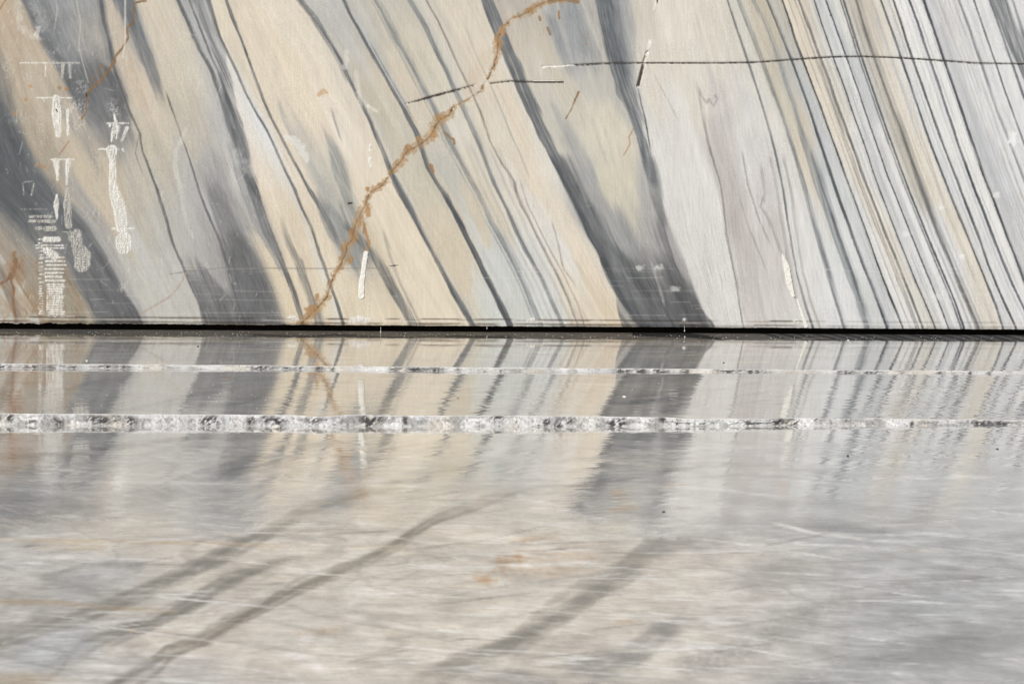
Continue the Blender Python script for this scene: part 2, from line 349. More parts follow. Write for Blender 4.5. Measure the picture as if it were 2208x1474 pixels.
for k_ in V:
    if k_[0] == 'T' or k_ in ('Sx', 'R'):
        P_ = np.array(V[k_], float); c_ = np.polyfit(P_[:, 1] / 700, P_[:, 0], 5 if len(P_) > 9 else 2); V[k_] = [(float(.3 * x + .7 * np.polyval(c_, y / 700)), y) for x, y in V[k_]]
GUIDES = ['A','Z0','C','F','G','G4','I','J','K','L','N','O','Q','R','Sx','T0','T1','T3','T5','T7','T9','T11','T13']
GR = np.arange(-2600, 761, 20.0)
GX = []
for g in GUIDES:
    P = np.array(V[g], float)
    xs = np.interp(GR, P[:, 1], P[:, 0])
    # beyond the photograph the strata keep their mean dip
    xs = np.where(GR < P[0, 1], P[0, 0] + (GR - P[0, 1]) * 0.42, xs)
    xs = np.where(GR > P[-1, 1], P[-1, 0] + (GR - P[-1, 1]) * 0.42, xs)
    GX.append(xs)
GX = np.sort(np.array(GX), 0)
gi = int(np.argmin(abs(GR - 360)))
URef = GX[:, gi]
def flow_u(X, Y):
    X = np.asarray(X, float); Y = np.asarray(Y, float)
    fy = np.clip((Y - GR[0]) / 20.0, 0, len(GR) - 1.001); iy = fy.astype(int); fy = fy - iy
    n = len(URef); u = np.empty(X.shape)
    gx = GX[:, iy] * (1 - fy) + GX[:, iy + 1] * fy          # n x points
    cnt = (gx <= X[None, :]).sum(0)
    k = np.clip(cnt - 1, 0, n - 2); ar = np.arange(len(X))
    x0, x1 = gx[k, ar], gx[k + 1, ar]
    t = (X - x0) / np.maximum(x1 - x0, 1e-3)
    u = URef[k] + t * (URef[k + 1] - URef[k])
    u = np.where(cnt == 0, URef[0] + (X - gx[0]), u)
    u = np.where(cnt >= n, URef[-1] + (X - gx[-1]), u)
    return u

def row(Y, txt):
    out = []
    for it in txt.split(';'):
        a, b = it.split(':'); c = [float(q) for q in b.split(',')]
        if len(c) == 1: c = c * 3
        out.append((float(a), Y, *c))
    return out
SAMP = (row(20, '-60:192,170,142;10:198,176,148;45:193,175,150;75:120,123,125;100:140,143,144;130:150,153,155;190:152,154,155;235:197,185,167;275:132,136,140;330:210,198,176;370:210,199,180;400:165,167,166;425:172,172,168;470:222,210,188;520:220,207,184;600:223,211,191;640:222,210,190;690:192,190,182;730:188,187,183;780:192,188,178;850:197,192,178;890:195,190,176;930:206,199,183;980:216,205,185;1025:212,202,184;1075:184,176,163;1120:187,180,167;1200:184,180,173;1240:165,167,168;1270:188,182,172;1310:138,141,145;1345:172,172,170;1380:213,204,189;1450:219,212,197;1550:215,209,195;1600:206,201,186;1640:202,192,170;1670:197,187,167;1710:223,209,186;1740:216,201,179;1770:200,203,203;1800:192,197,199;1815:215,208,190;1835:196,183,161;1870:208,193,168;1915:216,206,186;1950:215,214,209;1975:215,214,209;2005:213,212,208;2040:205,203,200;2080:206,205,202;2115:212,211,206;2150:196,197,198;2200:206,206,204;2270:210,209,205')
 + row(90, '20:195,176,150;70:192,176,152;112:120,123,126;150:150,152,153;190:165,162,155;228:185,178,165;255:203,187,165;300:165,163,158;345:210,198,178;400:208,199,181;440:182,182,180;500:220,208,186;560:221,208,186;650:223,211,190;700:215,207,190;750:192,190,184;790:190,186,174;850:202,194,176;900:210,200,180;960:208,200,184;1010:217,206,187;1055:218,207,188;1120:205,195,178;1170:200,190,172;1210:175,175,172;1250:165,168,168;1285:195,188,176;1330:140,143,147;1385:212,204,190;1450:217,210,195;1540:214,208,194;1590:208,203,190;1650:200,190,170;1700:192,184,166;1740:224,209,185;1780:205,203,196;1810:192,197,199')
 + row(180, '10:140,135,125;30:190,174,150;80:196,182,160;120:192,177,155;170:125,127,130;210:118,120,124;240:116,118,122;290:210,192,169;330:207,193,171;380:209,199,179;430:206,199,181;452:185,183,180;515:216,211,199;570:223,209,186;640:226,210,186;700:227,213,191;738:217,208,192;780:200,192,172;830:211,199,177;880:213,201,179;930:206,199,180;980:208,201,184;1040:219,206,185;1085:217,205,184;1170:202,197,184;1220:206,199,181;1280:192,189,180;1320:190,187,178;1400:216,209,195;1500:215,209,197;1580:209,204,197;1630:212,209,200;1670:201,193,173;1700:191,189,179;1730:178,182,182;1765:226,209,183;1800:212,203,184;1830:207,208,204;1870:186,191,194;1890:197,185,163;1930:219,205,181;1970:207,207,203;2000:215,214,207;2040:213,213,208;2100:208,208,205;2180:213,213,209;2270:212,211,206')
 + row(270, '15:98,102,106;70:186,172,148;120:194,180,158;165:170,163,150;210:130,131,132;260:150,149,146;300:200,190,170;350:208,197,176;395:196,188,170;430:192,185,170;470:178,176,175;500:150,152,154;535:218,213,204;562:212,214,214;600:224,210,187;680:227,211,188;740:226,214,198;790:224,212,192;840:199,192,172;870:203,197,180;920:213,202,182;980:208,204,192;1030:215,204,184;1080:216,208,192;1120:222,208,186;1190:200,195,182;1260:207,201,184;1320:214,206,184;1400:208,206,200;1460:215,211,204;1560:202,196,192;1620:211,210,207;1680:216,212,203;1700:204,196,176;1735:215,200,174;1765:182,186,188;1800:226,210,184')
 + row(360, '20:92,97,102;50:95,100,104;110:180,167,144;180:207,192,167;240:202,188,162;300:194,186,168;360:192,184,167;400:182,180,174;455:174,172,172;500:206,203,196;560:226,213,196;600:223,216,204;640:223,211,191;680:200,194,180;720:196,192,180;790:227,213,191;835:224,211,188;870:204,197,177;905:202,194,174;960:189,187,178;1020:216,206,186;1080:219,209,191;1130:223,209,187;1180:221,214,201;1260:178,177,172;1300:205,200,185;1350:213,205,183;1440:213,211,206;1500:215,212,207;1560:198,191,187;1600:208,205,202;1650:204,200,197;1700:212,210,205;1740:219,206,181;1775:184,189,191;1800:190,195,195;1835:225,211,186;1870:206,206,201;1895:202,203,202;1930:216,213,206;1960:192,182,157;2000:223,209,183;2042:206,207,206;2070:213,211,204;2100:215,213,206;2150:196,198,202;2190:210,209,206;2270:208,208,206')
 + row(450, '20:96,101,105;60:94,98,103;110:104,108,112;150:120,122,124;190:172,168,160;230:204,190,168;300:190,184,170;345:188,184,174;400:184,183,180;440:178,177,175;480:150,149,148;520:186,183,178;550:160,160,160;590:225,209,184;640:222,206,178;680:224,209,186;720:175,174,166;750:196,190,174;800:224,211,188;850:225,211,187;930:199,194,176;975:205,197,178;1020:196,194,182;1060:214,202,180;1110:222,212,196;1150:216,211,202;1200:223,211,192;1250:140,142,143;1310:180,178,174;1350:202,196,178;1400:178,177,174;1460:212,210,205;1530:213,211,206;1580:196,189,185;1640:205,201,198;1720:214,212,208;1770:208,206,200;1810:196,200,200;1850:200,203,202;1880:224,210,186;1950:208,207,204')
 + row(540, '20:168,155,138;60:155,150,140;110:140,138,132;150:122,122,122;190:114,115,117;225:172,170,166;300:192,190,184;360:188,186,180;430:180,178,174;470:160,158,156;520:118,119,120;575:222,206,178;640:226,210,183;700:227,213,187;745:175,172,164;770:165,163,157;810:216,201,174;850:227,213,187;900:229,215,191;960:215,202,176;1000:219,205,179;1050:200,203,199;1090:196,199,197;1150:211,211,206;1200:216,213,206;1260:226,212,192;1320:122,124,126;1370:140,141,142;1410:172,170,168;1440:165,163,161;1500:211,209,204;1560:213,211,206;1620:204,198,194;1680:204,198,194;1740:211,210,206;1795:200,203,202;1840:206,208,205;1862:190,194,194;1900:221,216,206;1922:224,208,182;1960:209,209,206;2000:213,212,207;2045:206,207,206;2085:219,205,179;2120:209,208,204;2180:215,212,206;2270:213,211,206')
 + row(620, '20:172,145,110;100:170,157,134;150:166,156,136;190:110,111,114;240:108,109,112;300:188,186,178;380:190,188,180;440:172,170,167;480:165,163,160;520:112,113,115;570:112,113,115;605:222,206,176;680:225,209,181;760:224,208,180;800:226,210,182;880:229,215,190;960:222,209,184;1000:221,207,181;1040:200,203,198;1100:196,199,195;1160:207,208,204;1230:224,211,190;1290:226,210,184;1350:112,113,115;1410:122,123,124;1460:104,104,106;1520:212,209,204')
 + row(685, '20:178,152,116;100:172,157,131;160:170,158,135;230:110,111,113;270:105,106,108;350:192,190,180;420:187,185,177;470:135,134,134;500:112,112,113;560:112,112,114;590:110,110,112;625:223,207,177;700:226,210,181;800:228,213,186;860:223,208,181;940:229,214,189;1000:221,209,186;1050:199,203,196;1120:196,199,193;1180:206,208,204;1260:223,209,187;1330:225,207,179;1420:112,112,115;1500:100,100,102;1560:213,210,206;1650:211,206,201;1740:209,206,199;1800:213,212,208;1845:206,207,204;1890:193,195,193;1960:217,213,206;2000:219,209,191;2040:213,212,207;2070:208,208,205;2098:208,205,195;2130:223,209,185;2180:213,211,206;2270:212,210,205'))
SAMP = np.array(SAMP)
su = flow_u(SAMP[:, 0], SAMP[:, 1]); sv = SAMP[:, 1]
UG = np.arange(-140, 2420, 4.0); VG = np.arange(-40, 741, 13.0)
UU, VV = np.meshgrid(UG, VG, indexing='ij')
acc = np.zeros(UU.shape + (3,)); wsum = np.zeros(UU.shape)
for k in range(len(SAMP)):
    d2 = ((UU - su[k]) / 11.0) ** 2 + ((VV - sv[k]) / 42.0) ** 2
    wk = np.exp(-d2 / 2) + 1e-4 / (1 + d2 ** 2)
    wsum += wk; acc += wk[..., None] * SAMP[k, 2:5]
BASE = acc / wsum[..., None]
def base_colour(u, v):
    span = 2208.0
    uu = np.abs(((u) % (2 * span)))                      # beyond the photograph the sequence of beds returns
    uu = np.where(uu > span, 2 * span - uu, uu)
    uu = np.where((u > -140) & (u < 2400), u, uu)
    vv = np.where((v > 740) | (v < -40), np.clip(v, -40, 740), v)
    fu = np.clip((uu - UG[0]) / 4.0, 0, len(UG) - 1.001); fv = np.clip((vv - VG[0]) / 13.0, 0, len(VG) - 1.001)
    iu, iv = fu.astype(int), fv.astype(int); fu = (fu - iu)[:, None]; fv = (fv - iv)[:, None]
    return (BASE[iu, iv] * (1 - fu) + BASE[iu + 1, iv] * fu) * (1 - fv) + (BASE[iu, iv + 1] * (1 - fu) + BASE[iu + 1, iv + 1] * fu) * fv

CRACK = [(1240,-12),(1222,0),(1184,3),(1160,12),(1138,28),(1118,36),(1104,40),(1083,61),(1075,84),(1073,114),(1065,142),(1053,168),(1037,195),(1015,211),(987,226),(974,234),(969,249),(948,259),(938,274),(933,289),(913,307),(898,317),(877,327),(865,348),(848,366),(839,380),(822,403),(804,411),(794,423),(789,441),(776,464),(766,489),(761,517),(748,530),(745,548),(733,576),(720,594),(712,616),(707,637),(695,652),(682,667),(662,687),(650,697)]
STAINW = [6,6,8,13,11,6,5,9,14,13,3,2,2,2,5,5,15,20,21,18,13,14,13,14,10,7,8,11,7,11,14,13,14,17,14,9,8,9,11,11,12,16,18]
MAING = [(1170,144),(1208,143),(1240,140),(1300,137),(1380,136),(1480,136),(1560,136),(1640,134),(1690,130),(1760,125),(1800,122.5),(1860,122),(1920,124),(1990,128),(2050,132),(2100,136),(2140,137),(2300,139)]
SHORTG1 = [(875,224),(900,217),(930,208),(960,200),(990,192),(1025,183)]
SHORTG2 = [(1058,180),(1100,175),(1150,177),(1215,177)]
DIAGG = [(1396,112),(1388,135),(1375,186)]

# ------------------------------------------------------------------ crusts, scars and grooves on the wall
def patch(name, bbox, mask, mat, h=.0025, label=None, step=1.0, parent=None, holes=.5):
    """raised rough patch where mask(X, Y) > 0 in photograph coordinates"""
    x0, y0, x1, y1 = bbox
    xs = np.arange(x0, x1 + step, step); ys = np.arange(y0, y1 + step, step)
    X, Y = np.meshgrid(xs, ys); ny, nx = X.shape
    f = mask(X, Y)
    f = np.minimum(f, 1.0) - 1.35 * holes * sstep(.56, .70, fbm(X / 2.0, Y / 6.5, 85, 3) + .10 * (fbm(X / 9, Y / 9, 86, 2) - .5))
    keep = (f[:-1, :-1] > 0) & (f[1:, 1:] > 0) & (f[:-1, 1:] > 0) & (f[1:, :-1] > 0)
    F = grid_faces(ny, nx)[keep.ravel()]
    if len(F) == 0: return None
    F = grid_faces(ny, nx)[keep.ravel()]
    inner = np.clip(f, 0, 1)
    if holes > .3:
        gr = np.random.default_rng(int(x0 * 7 + y0)).random((ny - 1, nx - 1))
        sx = fbm(X[:-1, :-1] / 2.4, Y[:-1, :-1] / 13, 87, 3)
        keep &= (gr < .05 + .62 * sstep(.36, .60, sx)) & (f[:-1, :-1] > .25)
        F = grid_faces(ny, nx)[keep.ravel()]
        if len(F) == 0: return None
    wx, wz = wall_xz(X.ravel(), Y.ravel())
    bump = (fbm(X.ravel() / 2.2, Y.ravel() / 3.5, 81, 3) - .35)
    y = D - (.0003 + h * (.55 if holes < .3 else .22) * inner.ravel() * (.3 + 1.0 * bump))
    V3 = np.stack([wx, np.minimum(y, D - .0003) - (.0021 if holes < .3 else .0019), wz], 1)
    used = np.unique(F); mp = np.zeros(len(V3), int); mp[used] = np.arange(len(used))
    me = mesh_from(name, V3[used], mp[F][:, ::-1], mat)
    return new_obj(name, me, parent or bpy.data.objects['quarry_wall'], label)
def wob(X, Y, a=1.5, sx=2.5, sy=5, seed=83): return (fbm(X / sx, Y / sy, seed, 3) - .5) * 2 * a
def tongue(pts, wd, ra=1.6):
    pts = [tuple(map(float, p)) for p in pts]
    W = np.array(wd, float)
    def f(X, Y):
        d, t = seg_dist(X, Y, pts)
        w_ = np.interp(t, np.arange(len(pts)), W) / 2
        return (w_ - d + wob(X, Y, ra)) / 2.0
    P = np.array(pts); m = W.max() / 2 + 4
    return f, (P[:, 0].min() - m, P[:, 1].min() - m, P[:, 0].max() + m, P[:, 1].max() + m)
def union(*fs):
    bb = np.array([f[1] for f in fs])
    return (lambda X, Y: np.max([f[0](X, Y) for f in fs], 0)), (bb[:, 0].min(), bb[:, 1].min(), bb[:, 2].max(), bb[:, 3].max())
def T(pts, wd, ra=1.4): return tongue(pts, wd, ra)
SCARS = []
def make(name, shapes, mat=None, h=.003, label=None, holes=.5):
    SCARS.append((name, *union(*shapes), mat or M_LIME, h, label, holes))
def dash(x0, x1, y, t=3): return T([(x0, y), (x1, y)], [t, t], 1.3)

make('chisel_scar', [dash(44, 104, 136, 3), T([(98,142),(98,164)], [2,4])], label='thin white level scar high on the left with one drip')
make('chisel_scar', [dash(114, 171, 136, 5), T([(136,140),(134,167)], [9,6]), T([(150,140),(152,167)], [8,6])], M_LIMEG, label='short white scar with two scraped drips, top left')
make('chisel_scar', [dash(79, 155, 211, 3), T([(94,213),(98,225)], [5,2]), T([(121,212),(122,245),(126,292)], [16,22,12]), T([(146,238),(147,290)], [7,6])], label='white scar with one broad tongue under it, left')
make('chisel_scar', [dash(231, 276, 266, 4), T([(238,268),(236,274)], [8,3]), T([(248,270),(241,304)], [12,7]), T([(256,272),(251,298)], [8,4]), T([(274,276),(263,303)], [9,6]), T([(245,245),(250,262)], [3,8])], label='claw shaped white scar on the grey vein')
make('chisel_scar', [dash(213, 256, 322, 4), T([(241,325),(243,345),(243,398),(248,420),(258,450),(263,492)], [26,14,17,26,28,24]), T([(264,322),(266,326)], [5,3]), dash(242, 287, 493, 5), T([(266,497),(267,508)], [10,24]), T([(267,520),(267,532)], [37,32])], h=.004, label='long white dribble scar ending in a round blob')
make('chisel_scar', [dash(109, 160, 344, 3), T([(121,347),(125,388)], [14,6]), T([(147,347),(144,398)], [12,5])], label='white scar with two straight tongues, left')
make('chisel_scar', [T([(123,420),(121,440),(123,471)], [4,13,4])], label='spindle shaped white scar on the dark vein')
make('chisel_scar', [T([(146,406),(145,440),(148,486)], [8,19,16])], M_LIMEG, label='ribbed pale scraped column on the dark vein')
make('chisel_scar', [dash(136, 176, 500, 3), T([(150,502),(153,518)], [12,8]), T([(166,504),(166,530),(178,552)], [22,26,38]), T([(172,560),(176,568)], [24,38])], M_LIMEG, h=.004, label='grey crusted bell shaped scar on the dark vein')
make('chisel_scar', [dash(46, 101, 451, 2), dash(66, 112, 467, 7), dash(64, 118, 477, 8), T([(79,492),(90,492)], [10,10]), dash(98, 117, 493, 12)], M_LIMEG, label='stack of short white dashes beside the dark vein')
make('chisel_scar', [dash(97, 126, 516, 12), dash(76, 137, 529, 3), dash(79, 138, 535, 3), T([(100,540),(118,552)], [16,18]), dash(86, 138, 555, 3)], label='ragged white cap above the ladder of drill marks')
rung = []
y = 563.0
while y < 612: rung.append(dash(99 + rng.uniform(-2, 2), 139 + rng.uniform(-4, 3) - (0 if y < 590 else 2), y, rng.uniform(3.5, 5.2))); y += 8.4
while y < 680: rung.append(dash(102 + rng.uniform(-1, 1), 136 + rng.uniform(-3, 2), y, rng.uniform(3.4, 4.6))); y += 4.9
for i, r_ in enumerate(rung): make('drill_rung', [r_], h=.004)
y = 516.0; i = 0
while y < 680:
    x0 = 85 + rng.uniform(-2, 1); make('drill_rung', [dash(x0, x0 + rng.uniform(4, 9), y, 3)], h=.002); y += 8.4 if y < 612 else 5.4
make('chisel_scar', [dash(101, 160, 682, 3)], label='white dash at the foot of the ladder of drill marks')
make('chisel_scar', [T([(47,396),(56,392),(72,391)], [2,3,2]), T([(50,400),(51,420)], [3,2]), T([(73,396),(69,420)], [4,5])], M_LIMEG, label='small curved white scratch marks on the dark stone')
make('gouge', [T([(789,546),(784,580),(780,610),(779,638)], [11,11,12,14], 1.0)], h=.005, holes=0, label='upright white gouge on cream stone right of the crack')
make('gouge', [T([(1687,548),(1696,575),(1702,610),(1711,638)], [4,14,14,8], 1.0)], h=.006, holes=.1, label='white ribbed gouge near the foot, right')
make('gouge', [T([(1719,645),(1728,672),(1738,703)], [5,7,9], .8)], h=.004, holes=0, label='narrow white tail below the ribbed gouge')
for (a, b, c, d_, l) in ((753,682,799,698,'crumbly cream chip scar at the wall foot left of centre'),(1133,687,1174,697,'white plaster like smear at the wall foot, centre'),(1467,687,1486,696,'small pale chip scar on the dark vein foot'),(1706,688,1727,701,'small pale chip scar under the ribbed gouge'),(618,681,646,693,'white scraped patch at the foot of the crack'),(1209,697,1232,702,'thin chip scar at the wall foot')):
    make('chip_scar', [T([(a + 5, (b + d_) / 2), (a + (c - a) * .4, (b + d_) / 2 - 2), (c - 5, (b + d_) / 2)], [d_ - b - 4, d_ - b, d_ - b - 5], 3.2)], h=.006, label=l)
make('chip_scar', [T([(798,314),(797,324)], [6,7], 2)], label='small white flake scar above the crack, upper of two')
make('chip_scar', [T([(797,342),(798,358)], [8,5], 2)], label='small white flake scar above the crack, lower of two')
make('chip_scar', [T([(1402,92),(1399,100),(1393,118)], [10,7,4], 2.5)], label='white bruise at the top of the slanting groove')
make('chip_scar', [T([(1416,3),(1409,22)], [4,5], 1.5)], label='white bruise at the top edge of the photo')
make('chip_scar', [T([(1172,144),(1205,143),(1235,140)], [6,6,3], 1)], label='white smear at the left end of the long saw groove')

def build_wall():
    xs = np.concatenate([np.linspace(-3600, -90, 190)[:-1], np.arange(-90, 2300, 1.5), np.linspace(2300, 5800, 190)[1:]])
    ys = np.concatenate([np.linspace(-2500, -45, 150)[:-1], np.arange(-45, 702.6, 1.7)])
    # level wall coordinates -> photograph coordinates
    XX, YY = np.meshgrid(xs, ys)
    ny, nx = XX.shape
    # chipped lower arris
    arr = 703.2 + 1.6 * (fbm(xs / 9, xs * 0, 41, 4) - .5) * 2 * (0.4 + 1.8 * sstep(900, 0, xs)) + .8 * (vnoise(xs / 60, xs * 0, 44) - .5)
    XX = XX.ravel(); YY = YY.ravel()
    PX, PY = rot(XX, YY)
    u = flow_u(PX, PY); v = PY
    rgb = base_colour(u, v)
    P = Paint(PX, PY, u, v, rgb)
    dk = (90, 93, 97); dk2 = (70, 75, 84); md = (128, 131, 134)
    # broad streaky modulation of the beds
    n = fbm(u / 9, v / 260, 51, 4) - .5; n2 = fbm(u / 2.6, v / 120, 52, 3) - .5
    P.c *= (1 + n[:, None] * .06 + n2[:, None] * .05)
    # greyer parts of the right half carry many hair veins
    right = sstep(1180, 1300, PX) * (1 - sstep(1500, 1640, PX)) * sstep(350, 520, PY)
    hair = .12 + .6 * right + .42 * sstep(1480, 1560, PX) * (1 - sstep(1690, 1740, PX)) * sstep(150, 350, PY) + .16 * sstep(1690, 1760, PX)
    hair = hair + .35 * sstep(1230, 1260, PX) * (1 - sstep(1400, 1420, PX)) * (1 - sstep(120, 250, PY))
    # --- left
    P.vein(V['A'][5:], [8,10,14,20,18,10,8,8,8], (88,91,95), .55, 14, 5)
    P.blob(30, 400, 75, 150, (88,93,98), .25, .7, -.35)
    P.vein([(62,0),(84,50),(110,100),(140,150),(165,200),(190,240)], [22,16,15,20,24,26], (102,105,108), .72, 6, 10)
    P.vein([(70,0),(92,50),(116,96)], [24,22,16], (120,124,128), .45, 5, 14)
    P.vein([(185,130),(205,165),(228,205),(246,240),(262,275)], [40,74,84,62,28], (98,100,103), .7, 24, 6, fade=(30,28))
    P.vein([(262,270),(290,310)], [34,14], (128,128,126), .6, 16, 6, fade=(20,26))
    P.vein(V['C'], [5,5,5,5,3,2,2,2,2,3,4,5,4,3,3,3], (74,77,80), .8, 3, 1.5, wob=2)
    P.vein(V['C'][:4], 14, (110,114,118), .55, 9, 2)
    P.vein([(285,250),(300,285),(292,330),(305,370)], 1.5, (95,95,92), .5, 1, 1)
    P.vein([(268,0),(282,43),(302,84),(317,127),(332,165),(345,205)], [40,26,20,20,18,12], (104,109,114), .75, 7, 4, fade=(10,40))
    P.vein(V['F'][2:], [2,2,2,2,3,4,4,5,4,4], (92,92,92), .8, 1.5, 2)
    P.vein(V['F'][6:], [10,26,44,56,64,74], (104,105,107), .55, 5, 30, shift=28, streak=.6)
    P.vein([(470,330),(482,400),(500,450),(520,500)], [30,34,40,50], (138,138,138), .45, 18, 12, fade=(40,10))
    P.vein([(425,560),(450,610),(480,660),(500,700)], [4,30,56,66], (98,99,101), .7, 16, 8, fade=(20,10))
    P.vein([(398,583),(419,629),(447,697)], [3,10,26], (100,100,102), .7, 1, 14, shift=5)
    P.vein(V['G'], [6,7,7,7,7,7,7,8,14,14,11,9,8,5,4], dk, .9, 1.5, 4)
    P.vein(V['G'][6:12], [14,18,26,22,12,6], (140,142,144), .7, 3, 5, shift=-9)
    P.vein([(550,395),(565,444),(583,494),(598,530),(618,581),(636,626),(651,675),(657,700)], [4,4,4,3,2,2,2,2], (92,94,96), .8, 1.2, 1.5)
    P.vein(V['G2'], 3, (92,95,98), .9, 1.2, 2)
    P.vein(V['G3'], [36,24,18,20,20,20,14], (104,107,111), .85, 5, 4, streak=.7)
    P.vein(V['G3'], [12,9,6,6,6,4,3], (190,190,186), .25, 3, 4, streak=.9, shift=-16)
    P.vein(V['G4'], [9,6,4,5,4,4,4,4,4,5,5,5,5,5,5,6,6], dk, .92, 1.2, 2.2)
    P.vein(V['G4'], 10, (205,208,208), .5, 6, 3, shift=-9)
    P.vein(V['G5'], [5,6,4,4,4,4,4,5,5,5,6,8,10,10,6], (94,97,101), .9, 1.5, 2.2)
    P.vein([(600,215),(612,258),(630,290),(650,320),(668,352),(690,390),(720,430)], [3,8,10,8,8,12,10], (165,168,165), .6, 3, 7)
    P.vein([(688,425),(708,462),(728,495),(744,520),(760,552),(775,590)], [14,34,42,38,30,10], (128,132,132), .72, 6, 12, fade=(25,25))
    P.vein([(702,285),(716,320),(728,362),(742,400),(752,440),(762,470),(775,505)], [3,16,26,20,14,12,8], (142,147,144), .75, 4, 7, streak=.6, fade=(30,20))
    P.vein([(715,238),(722,262),(735,300)], 3, (120,122,120), .5, 1.5, 3)
    P.vein(V['H'][2:], [12,16,16,14,15,13,12], (100,103,104), .88, 4, 7)
    P.vein([(770,492),(792,545),(800,570)], [14,18,6], (120,120,116), .5, 7, 8)
    P.vein([(826,500),(842,560),(862,610),(885,655),(905,697)], 3, (150,145,134), .6, 2, 5)
    P.vein([(612,485),(625,530),(645,563),(655,601),(666,630),(676,655),(690,697)], [5,8,10,12,14,16,14], (112,113,110), .7, 7, 4, fade=(45,10))
    P.vein([(735,440),(745,470),(758,500)], 4, (105,108,110), .5, 2, 4)
    # --- middle
    P.vein(V['I'], [9,10,9,8,7,6,6,6,7,7,8,10,15,15,9,8,9,9,10,11,12], (90,94,99), .92, 1.8, 3.2)
    P.vein(V['I'][:6], 3, (110,112,114), .55, 1.5, 2, shift=-8)
    P.vein(V['I'], 14, (180,182,178), .4, 3, 10, shift=12)
    P.vein(V['J'], [5,5,5,6,7,5,5,6,8,9,8,8,8,9,10,10,10,10,10,11,12], (92,96,101), .9, 1.6, 3.5)
    P.vein(V['J'][1:8], 6, (176,182,186), .7, 2, 6, shift=8)
    P.vein(V['J'][3:9], 2, (125,126,124), .7, 1, 1.5, shift=9)
    P.vein(V['K'], [6,6,7,9,8,8,9,9,10,10,9,9,9,9,9,8,8,8,7,7,7,7,6], (118,124,127), .8, 3, 5)
    P.vein(V['K'], 3, (150,152,148), .6, 1.5, 2, shift=-11)
    P.vein(V['L'], [7,7,7,7,7,7,7,7,7,8,8,7,7,7,8,8,8,7,7,6,6,6], (110,116,121), .85, 2.5, 4)
    P.vein(V['L'], 10, (196,198,192), .4, 3, 8, shift=12)
    P.vein(V['M'], [2,2,3,3,2,3,3,3,4,4,3,4,4,3,3,3], (132,124,116), .75, 1.2, 2.5, streak=.5, wob=2.5)
    P.vein(V['M'][8:], 2, (150,138,126), .6, 1.2, 2, shift=14, wob=2.5)
    P.vein([(1005,60),(1022,110),(1046,160),(1070,215),(1092,265),(1115,320),(1140,380)], 2, (165,165,158), .6, 1.5, 3, wob=2)
    P.vein([(1190,480),(1205,530),(1215,580),(1235,610)], 2, (140,130,118), .6, 1, 3, wob=2)
    for sh, al in ((-16, .5), (22, .45), (38, .35), (-30, .35)):
        P.vein(V['L'][10:], 4, (162,166,166), al, 2, 5, shift=sh, wob=2.5)
    P.vein([(915,425),(950,500),(980,560),(1000,608),(1004,634)], [44,56,56,40,22], (213,200,174), .75, 8, 2.5, streak=0, fade=(60,7))
    P.vein([(1002,400),(1027,450),(1044,500),(1051,535)], [18,26,22,12], (213,199,172), .7, 6, 2.5, streak=0, fade=(40,8))
    P.vein(V['J'][13:], [10,10,10,10,10,10,11,12], (84,88,92), .9, 1.6, 3)
    # big grey vein
    P.vein(V['N'][:9], [22,24,28,26,25,24,22,22,22], (100,106,112), .9, 2, 4, shift=13)
    P.vein(V['N'][:9], 4, (88,92,98), .6, 1.5, 3, shift=3)
    P.vein(V['N'][7:], [24,25,26,30,34,36,36,38,44,56,84,100], (94,97,101), .82, 2, 24, shift=20, streak=.6)
    P.vein(V['N'][8:], [10,30,46,58,66,70,70,60,50,50,40], (140,141,142), .62, 14, 26, shift=58, streak=.85)
    P.vein(V['N'][7:], 6, (78,82,88), .8, 1.5, 6, shift=4, streak=.2)
    P.vein(V['N'][2:], 8, (212,212,204), .45, 8, 1, shift=-8)
    P.vein([(1225,300),(1262,370),(1305,440),(1345,510),(1380,580),(1420,650)], [22,40,48,54,50,30], (168,168,166), .55, 14, 18, streak=.7)
    P.vein([(1190,220),(1210,260),(1235,310),(1262,360),(1290,400)], [6,12,16,16,10], (150,154,156), .5, 6, 12, streak=.7)
    P.vein([(1400,560),(1420,600),(1450,650),(1480,700)], [40,64,96,112], (92,93,96), .78, 26, 4, streak=.55, fade=(40,10))
    P.vein([(1325,530),(1350,565),(1375,605),(1395,640)], [14,20,20,14], (80,84,88), .6, 8, 10, fade=(20,20))
    P.vein(V['O2'][11:], [12,14,16,22,26,26,22], (98,98,100), .6, 12, 1, shift=-12, streak=.4)
    P.vein([(1402,560),(1412,590),(1424,625),(1432,655)], [3,4,6,3], (188,186,182), .65, 1.5, 2, fade=(10,10))
    P.vein([(1395,520),(1405,570),(1425,610)], [6,10,8], (172,168,165), .5, 6, 7, streak=.7)
    # upper dark lens and the grey patch beside it
    P.vein([(1308,0),(1316,51),(1324,102),(1336,152),(1351,203),(1368,250),(1380,292),(1393,335),(1404,374),(1410,400)], [46,42,34,34,32,22,16,20,22,20], (98,104,110), .9, 3, 5)
    P.vein([(1335,0),(1348,60),(1352,110),(1360,160),(1372,215),(1388,270)], [26,30,24,18,12,8], (150,153,154), .6, 4, 10, streak=.8)
    P.vein([(1400,340),(1412,390),(1420,440),(1430,490)], [18,22,20,12], (118,120,122), .6, 5, 5, streak=.6)
    P.vein([(1375,190),(1383,225),(1390,250),(1396,285),(1402,320)], 2, (70,72,74), .8, 1, 1.5)
    P.blob(1238, 55, 48, 95, (150,155,158), .75, .6, -.3, .5)
    P.vein([(1180,30),(1197,75),(1215,120),(1232,160)], [8,14,16,14], (135,140,144), .55, 5, 12, fade=(20,30))
    P.vein([(1270,60),(1284,110),(1292,150)], [14,18,14], (150,153,154), .6, 8, 4, fade=(25,25))
